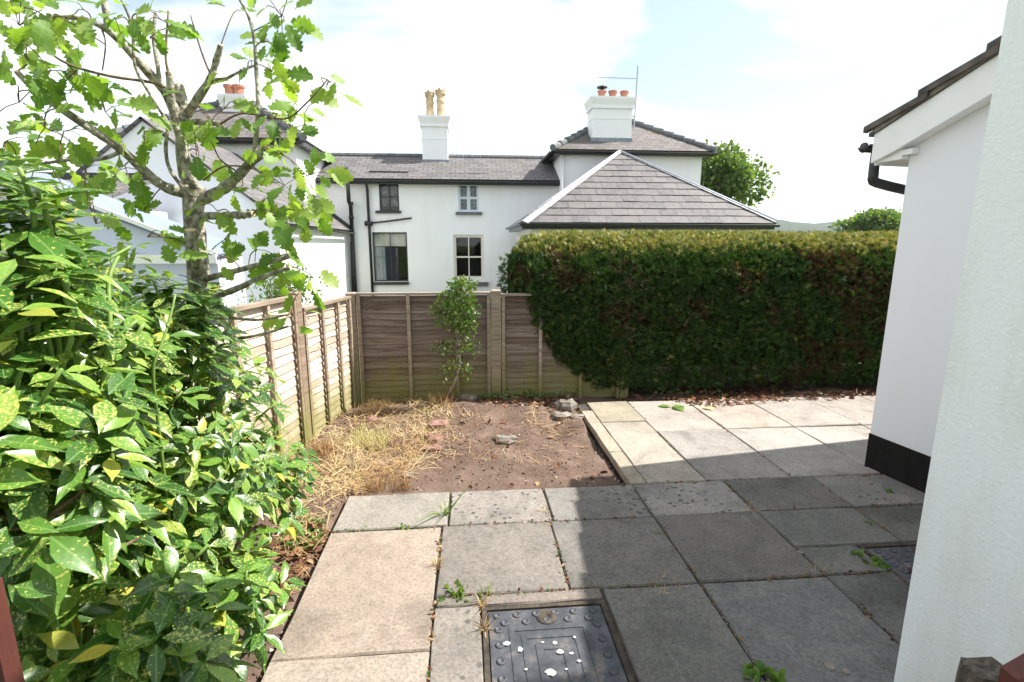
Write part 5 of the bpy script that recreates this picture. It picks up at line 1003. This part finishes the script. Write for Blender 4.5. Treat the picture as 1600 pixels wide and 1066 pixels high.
P = spots([(445, 800), (510, 815), (500, 850), (465, 870), (438, 850)], 420); n = len(P); P = np.array(P)+np.array([0, 0, .03])*rng.random((n, 1)); D = unit(n); D[:, 2] = np.abs(D[:, 2])*.6+.1
scatter('chickweed', ROUND, P, D, np.tile([0, 0, 1.], (n, 1))+.6*unit(n), .014+.016*rng.random(n), M_weed, None, label='low green chickweed patch on the soil beside the paving edge', cat='weeds', kind='stuff')
P = spots([(735, 618), (790, 606), (885, 603), (905, 622), (840, 628), (760, 632)], 620)+spots([(930, 600), (1100, 598), (1140, 622), (960, 622)], 260); n = len(P); P = np.array(P)+np.array([0, 0, .07])*rng.random((n, 1)); D = unit(n); D[:, 2] = np.abs(D[:, 2])*.6+.1
scatter('ivy', ROUND, P, D, np.tile([0, -.6, 1.], (n, 1))+.6*unit(n), .02+.03*rng.random(n), M_bushleaf, None, label='low ivy trailing along the foot of the back fence and hedge', cat='ivy', kind='stuff')
P = spots([(960, 622), (1010, 606), (1230, 606), (1235, 632), (1110, 640), (1050, 630)], 620)+spots([(740, 630), (900, 618), (900, 640), (760, 640)], 240)+spots([(1230, 610), (1370, 606), (1370, 622), (1240, 630)], 160)+spots([(430, 800), (520, 830), (440, 940), (420, 900)], 150)+spots([(700, 650), (890, 650), (960, 750), (700, 760)], 35); n = len(P); P = np.array(P); P[:, 2] = np.maximum(P[:, 2], np.where(in_patio(P[:, 0], P[:, 1]), .004, -1))+.03*rng.random(n)**2; D = unit(n); D[:, 2] = np.abs(D[:, 2])*.35
scatter('leaf_litter', DEADL, P, D, np.tile([0, 0, 1.], (n, 1))+.8*unit(n), .025+.05*rng.random(n)**1.5, M_dead, None, label='dead brown leaf litter heaped along the foot of the hedge', cat='leaf litter', kind='stuff')
# bits of dead leaf and moss caught in the joints
P = []; 
for (xa, ya, xb, yb, k) in ((-.18, 2.15, 3.0, 2.15, 420), (-.82, 2.77, 3.2, 2.77, 260), (1.12, 1.3, 1.12, 2.77, 120), (.47, 2.15, .47, 3.2, 90), (-.18, 1.4, -.18, 2.77, 150), (1.78, 1.4, 1.78, 3.2, 170), (1.12, 3.19, 3.0, 3.19, 150), (2.42, 2.4, 2.42, 3.2, 60), (1.66, 3.2, 1.66, 5.0, 90), (2.3, 3.2, 2.3, 5.0, 70)):
    for j in range(k):
        t_ = random.random(); 
        if vnoise(np.array([t_*3+xa]), np.array([ya+k]), 4, 21)[0] < .42: continue
        P.append((lerp(xa, xb, t_)+random.gauss(0, .008), lerp(ya, yb, t_)+random.gauss(0, .008), random.uniform(-.008, .004)))
n = len(P); D = unit(n); D[:, 2] = np.abs(D[:, 2])*.4; hn = n//3
scatter('joint_moss', ROUND, P[::3], D[::3], unit(n)[::3]+np.array([0, 0, 1.]), (.008+.010*rng.random(n))[::3], M_weed, None, rnd=(.5*rng.random(n))[::3], label='specks of green moss growing in the paving joints', cat='moss', kind='stuff')
ix = [i for i in range(n) if i % 3]; scatter('joint_litter', DEADL, np.array(P)[ix], D[ix], unit(len(ix))+np.array([0, 0, 1.]), .008+.016*rng.random(len(ix)), M_dead, None, label='crumbs of dead leaf caught in the paving joints', cat='litter', kind='stuff')
def fallen(label, u, v, s, m, dirs, q, name='fallen_leaf'):
    c = gd(u, v, .006); n = len(dirs); o = scatter(name, AUC, [tuple(c)]*n, [(math.cos(a), math.sin(a), .12) for a in dirs], [(0, 0, 1)]*n, [s]*n, m, None, rnd=[q]*n, loc=tuple(c)); tag(o, label, 'leaf')
fallen('green laurel sprig dropped on the sunlit slab by the hedge', 1050, 636, .16, M_weed, [0.1, -.5, 2.8, -1.1], .7, 'fallen_sprig'); fallen('pale curled leaf lying on the sunlit slab beside the litter', 1113, 641, .12, M_straw, [1.2, 2.1], .8); fallen('brown curled leaf at the edge of the litter heap', 1140, 634, .09, M_dead, [.4], .8)
for lab, u, v, s in (('pale oval lichen spot on the shaded slab by the wall weed', 1296, 1042, .02), ('smaller pale lichen spot beside the oval one', 1321, 1051, .014), ('pale lichen spot at the shaded slab crossing', 1250, 864, .016)):
    c = gd(u, v); m = MB(); m.prism([(c.x+s*random.uniform(.8, 1.1)*math.cos(k*.7), c.y+s*random.uniform(.8, 1.1)*math.sin(k*.7), -.004) for k in range(9)], (0, 0, .0105)); o = m.build('lichen_spot', M_stone, None, False, tuple(c)); tag(o, lab, 'lichen')

# ============================================================ AIR
b = MB(); b.box(-2520, 2520, -320, 3520, -1.3, 90); o = b.build('haze', None); o.data.materials.clear()
m = bpy.data.materials.new('haze'); m.use_nodes = True; nt = m.node_tree; nt.nodes.clear(); ou = nt.nodes.new('ShaderNodeOutputMaterial'); pv = nt.nodes.new('ShaderNodeVolumePrincipled'); pv.inputs['Color'].default_value = (.86, .91, 1, 1); pv.inputs['Density'].default_value = .0002; pv.inputs['Anisotropy'].default_value = .2; nt.links.new(pv.outputs[0], ou.inputs['Volume']); o.data.materials.append(m)
tag(o, 'thin bluish summer haze over the whole place', 'haze', kind='stuff')
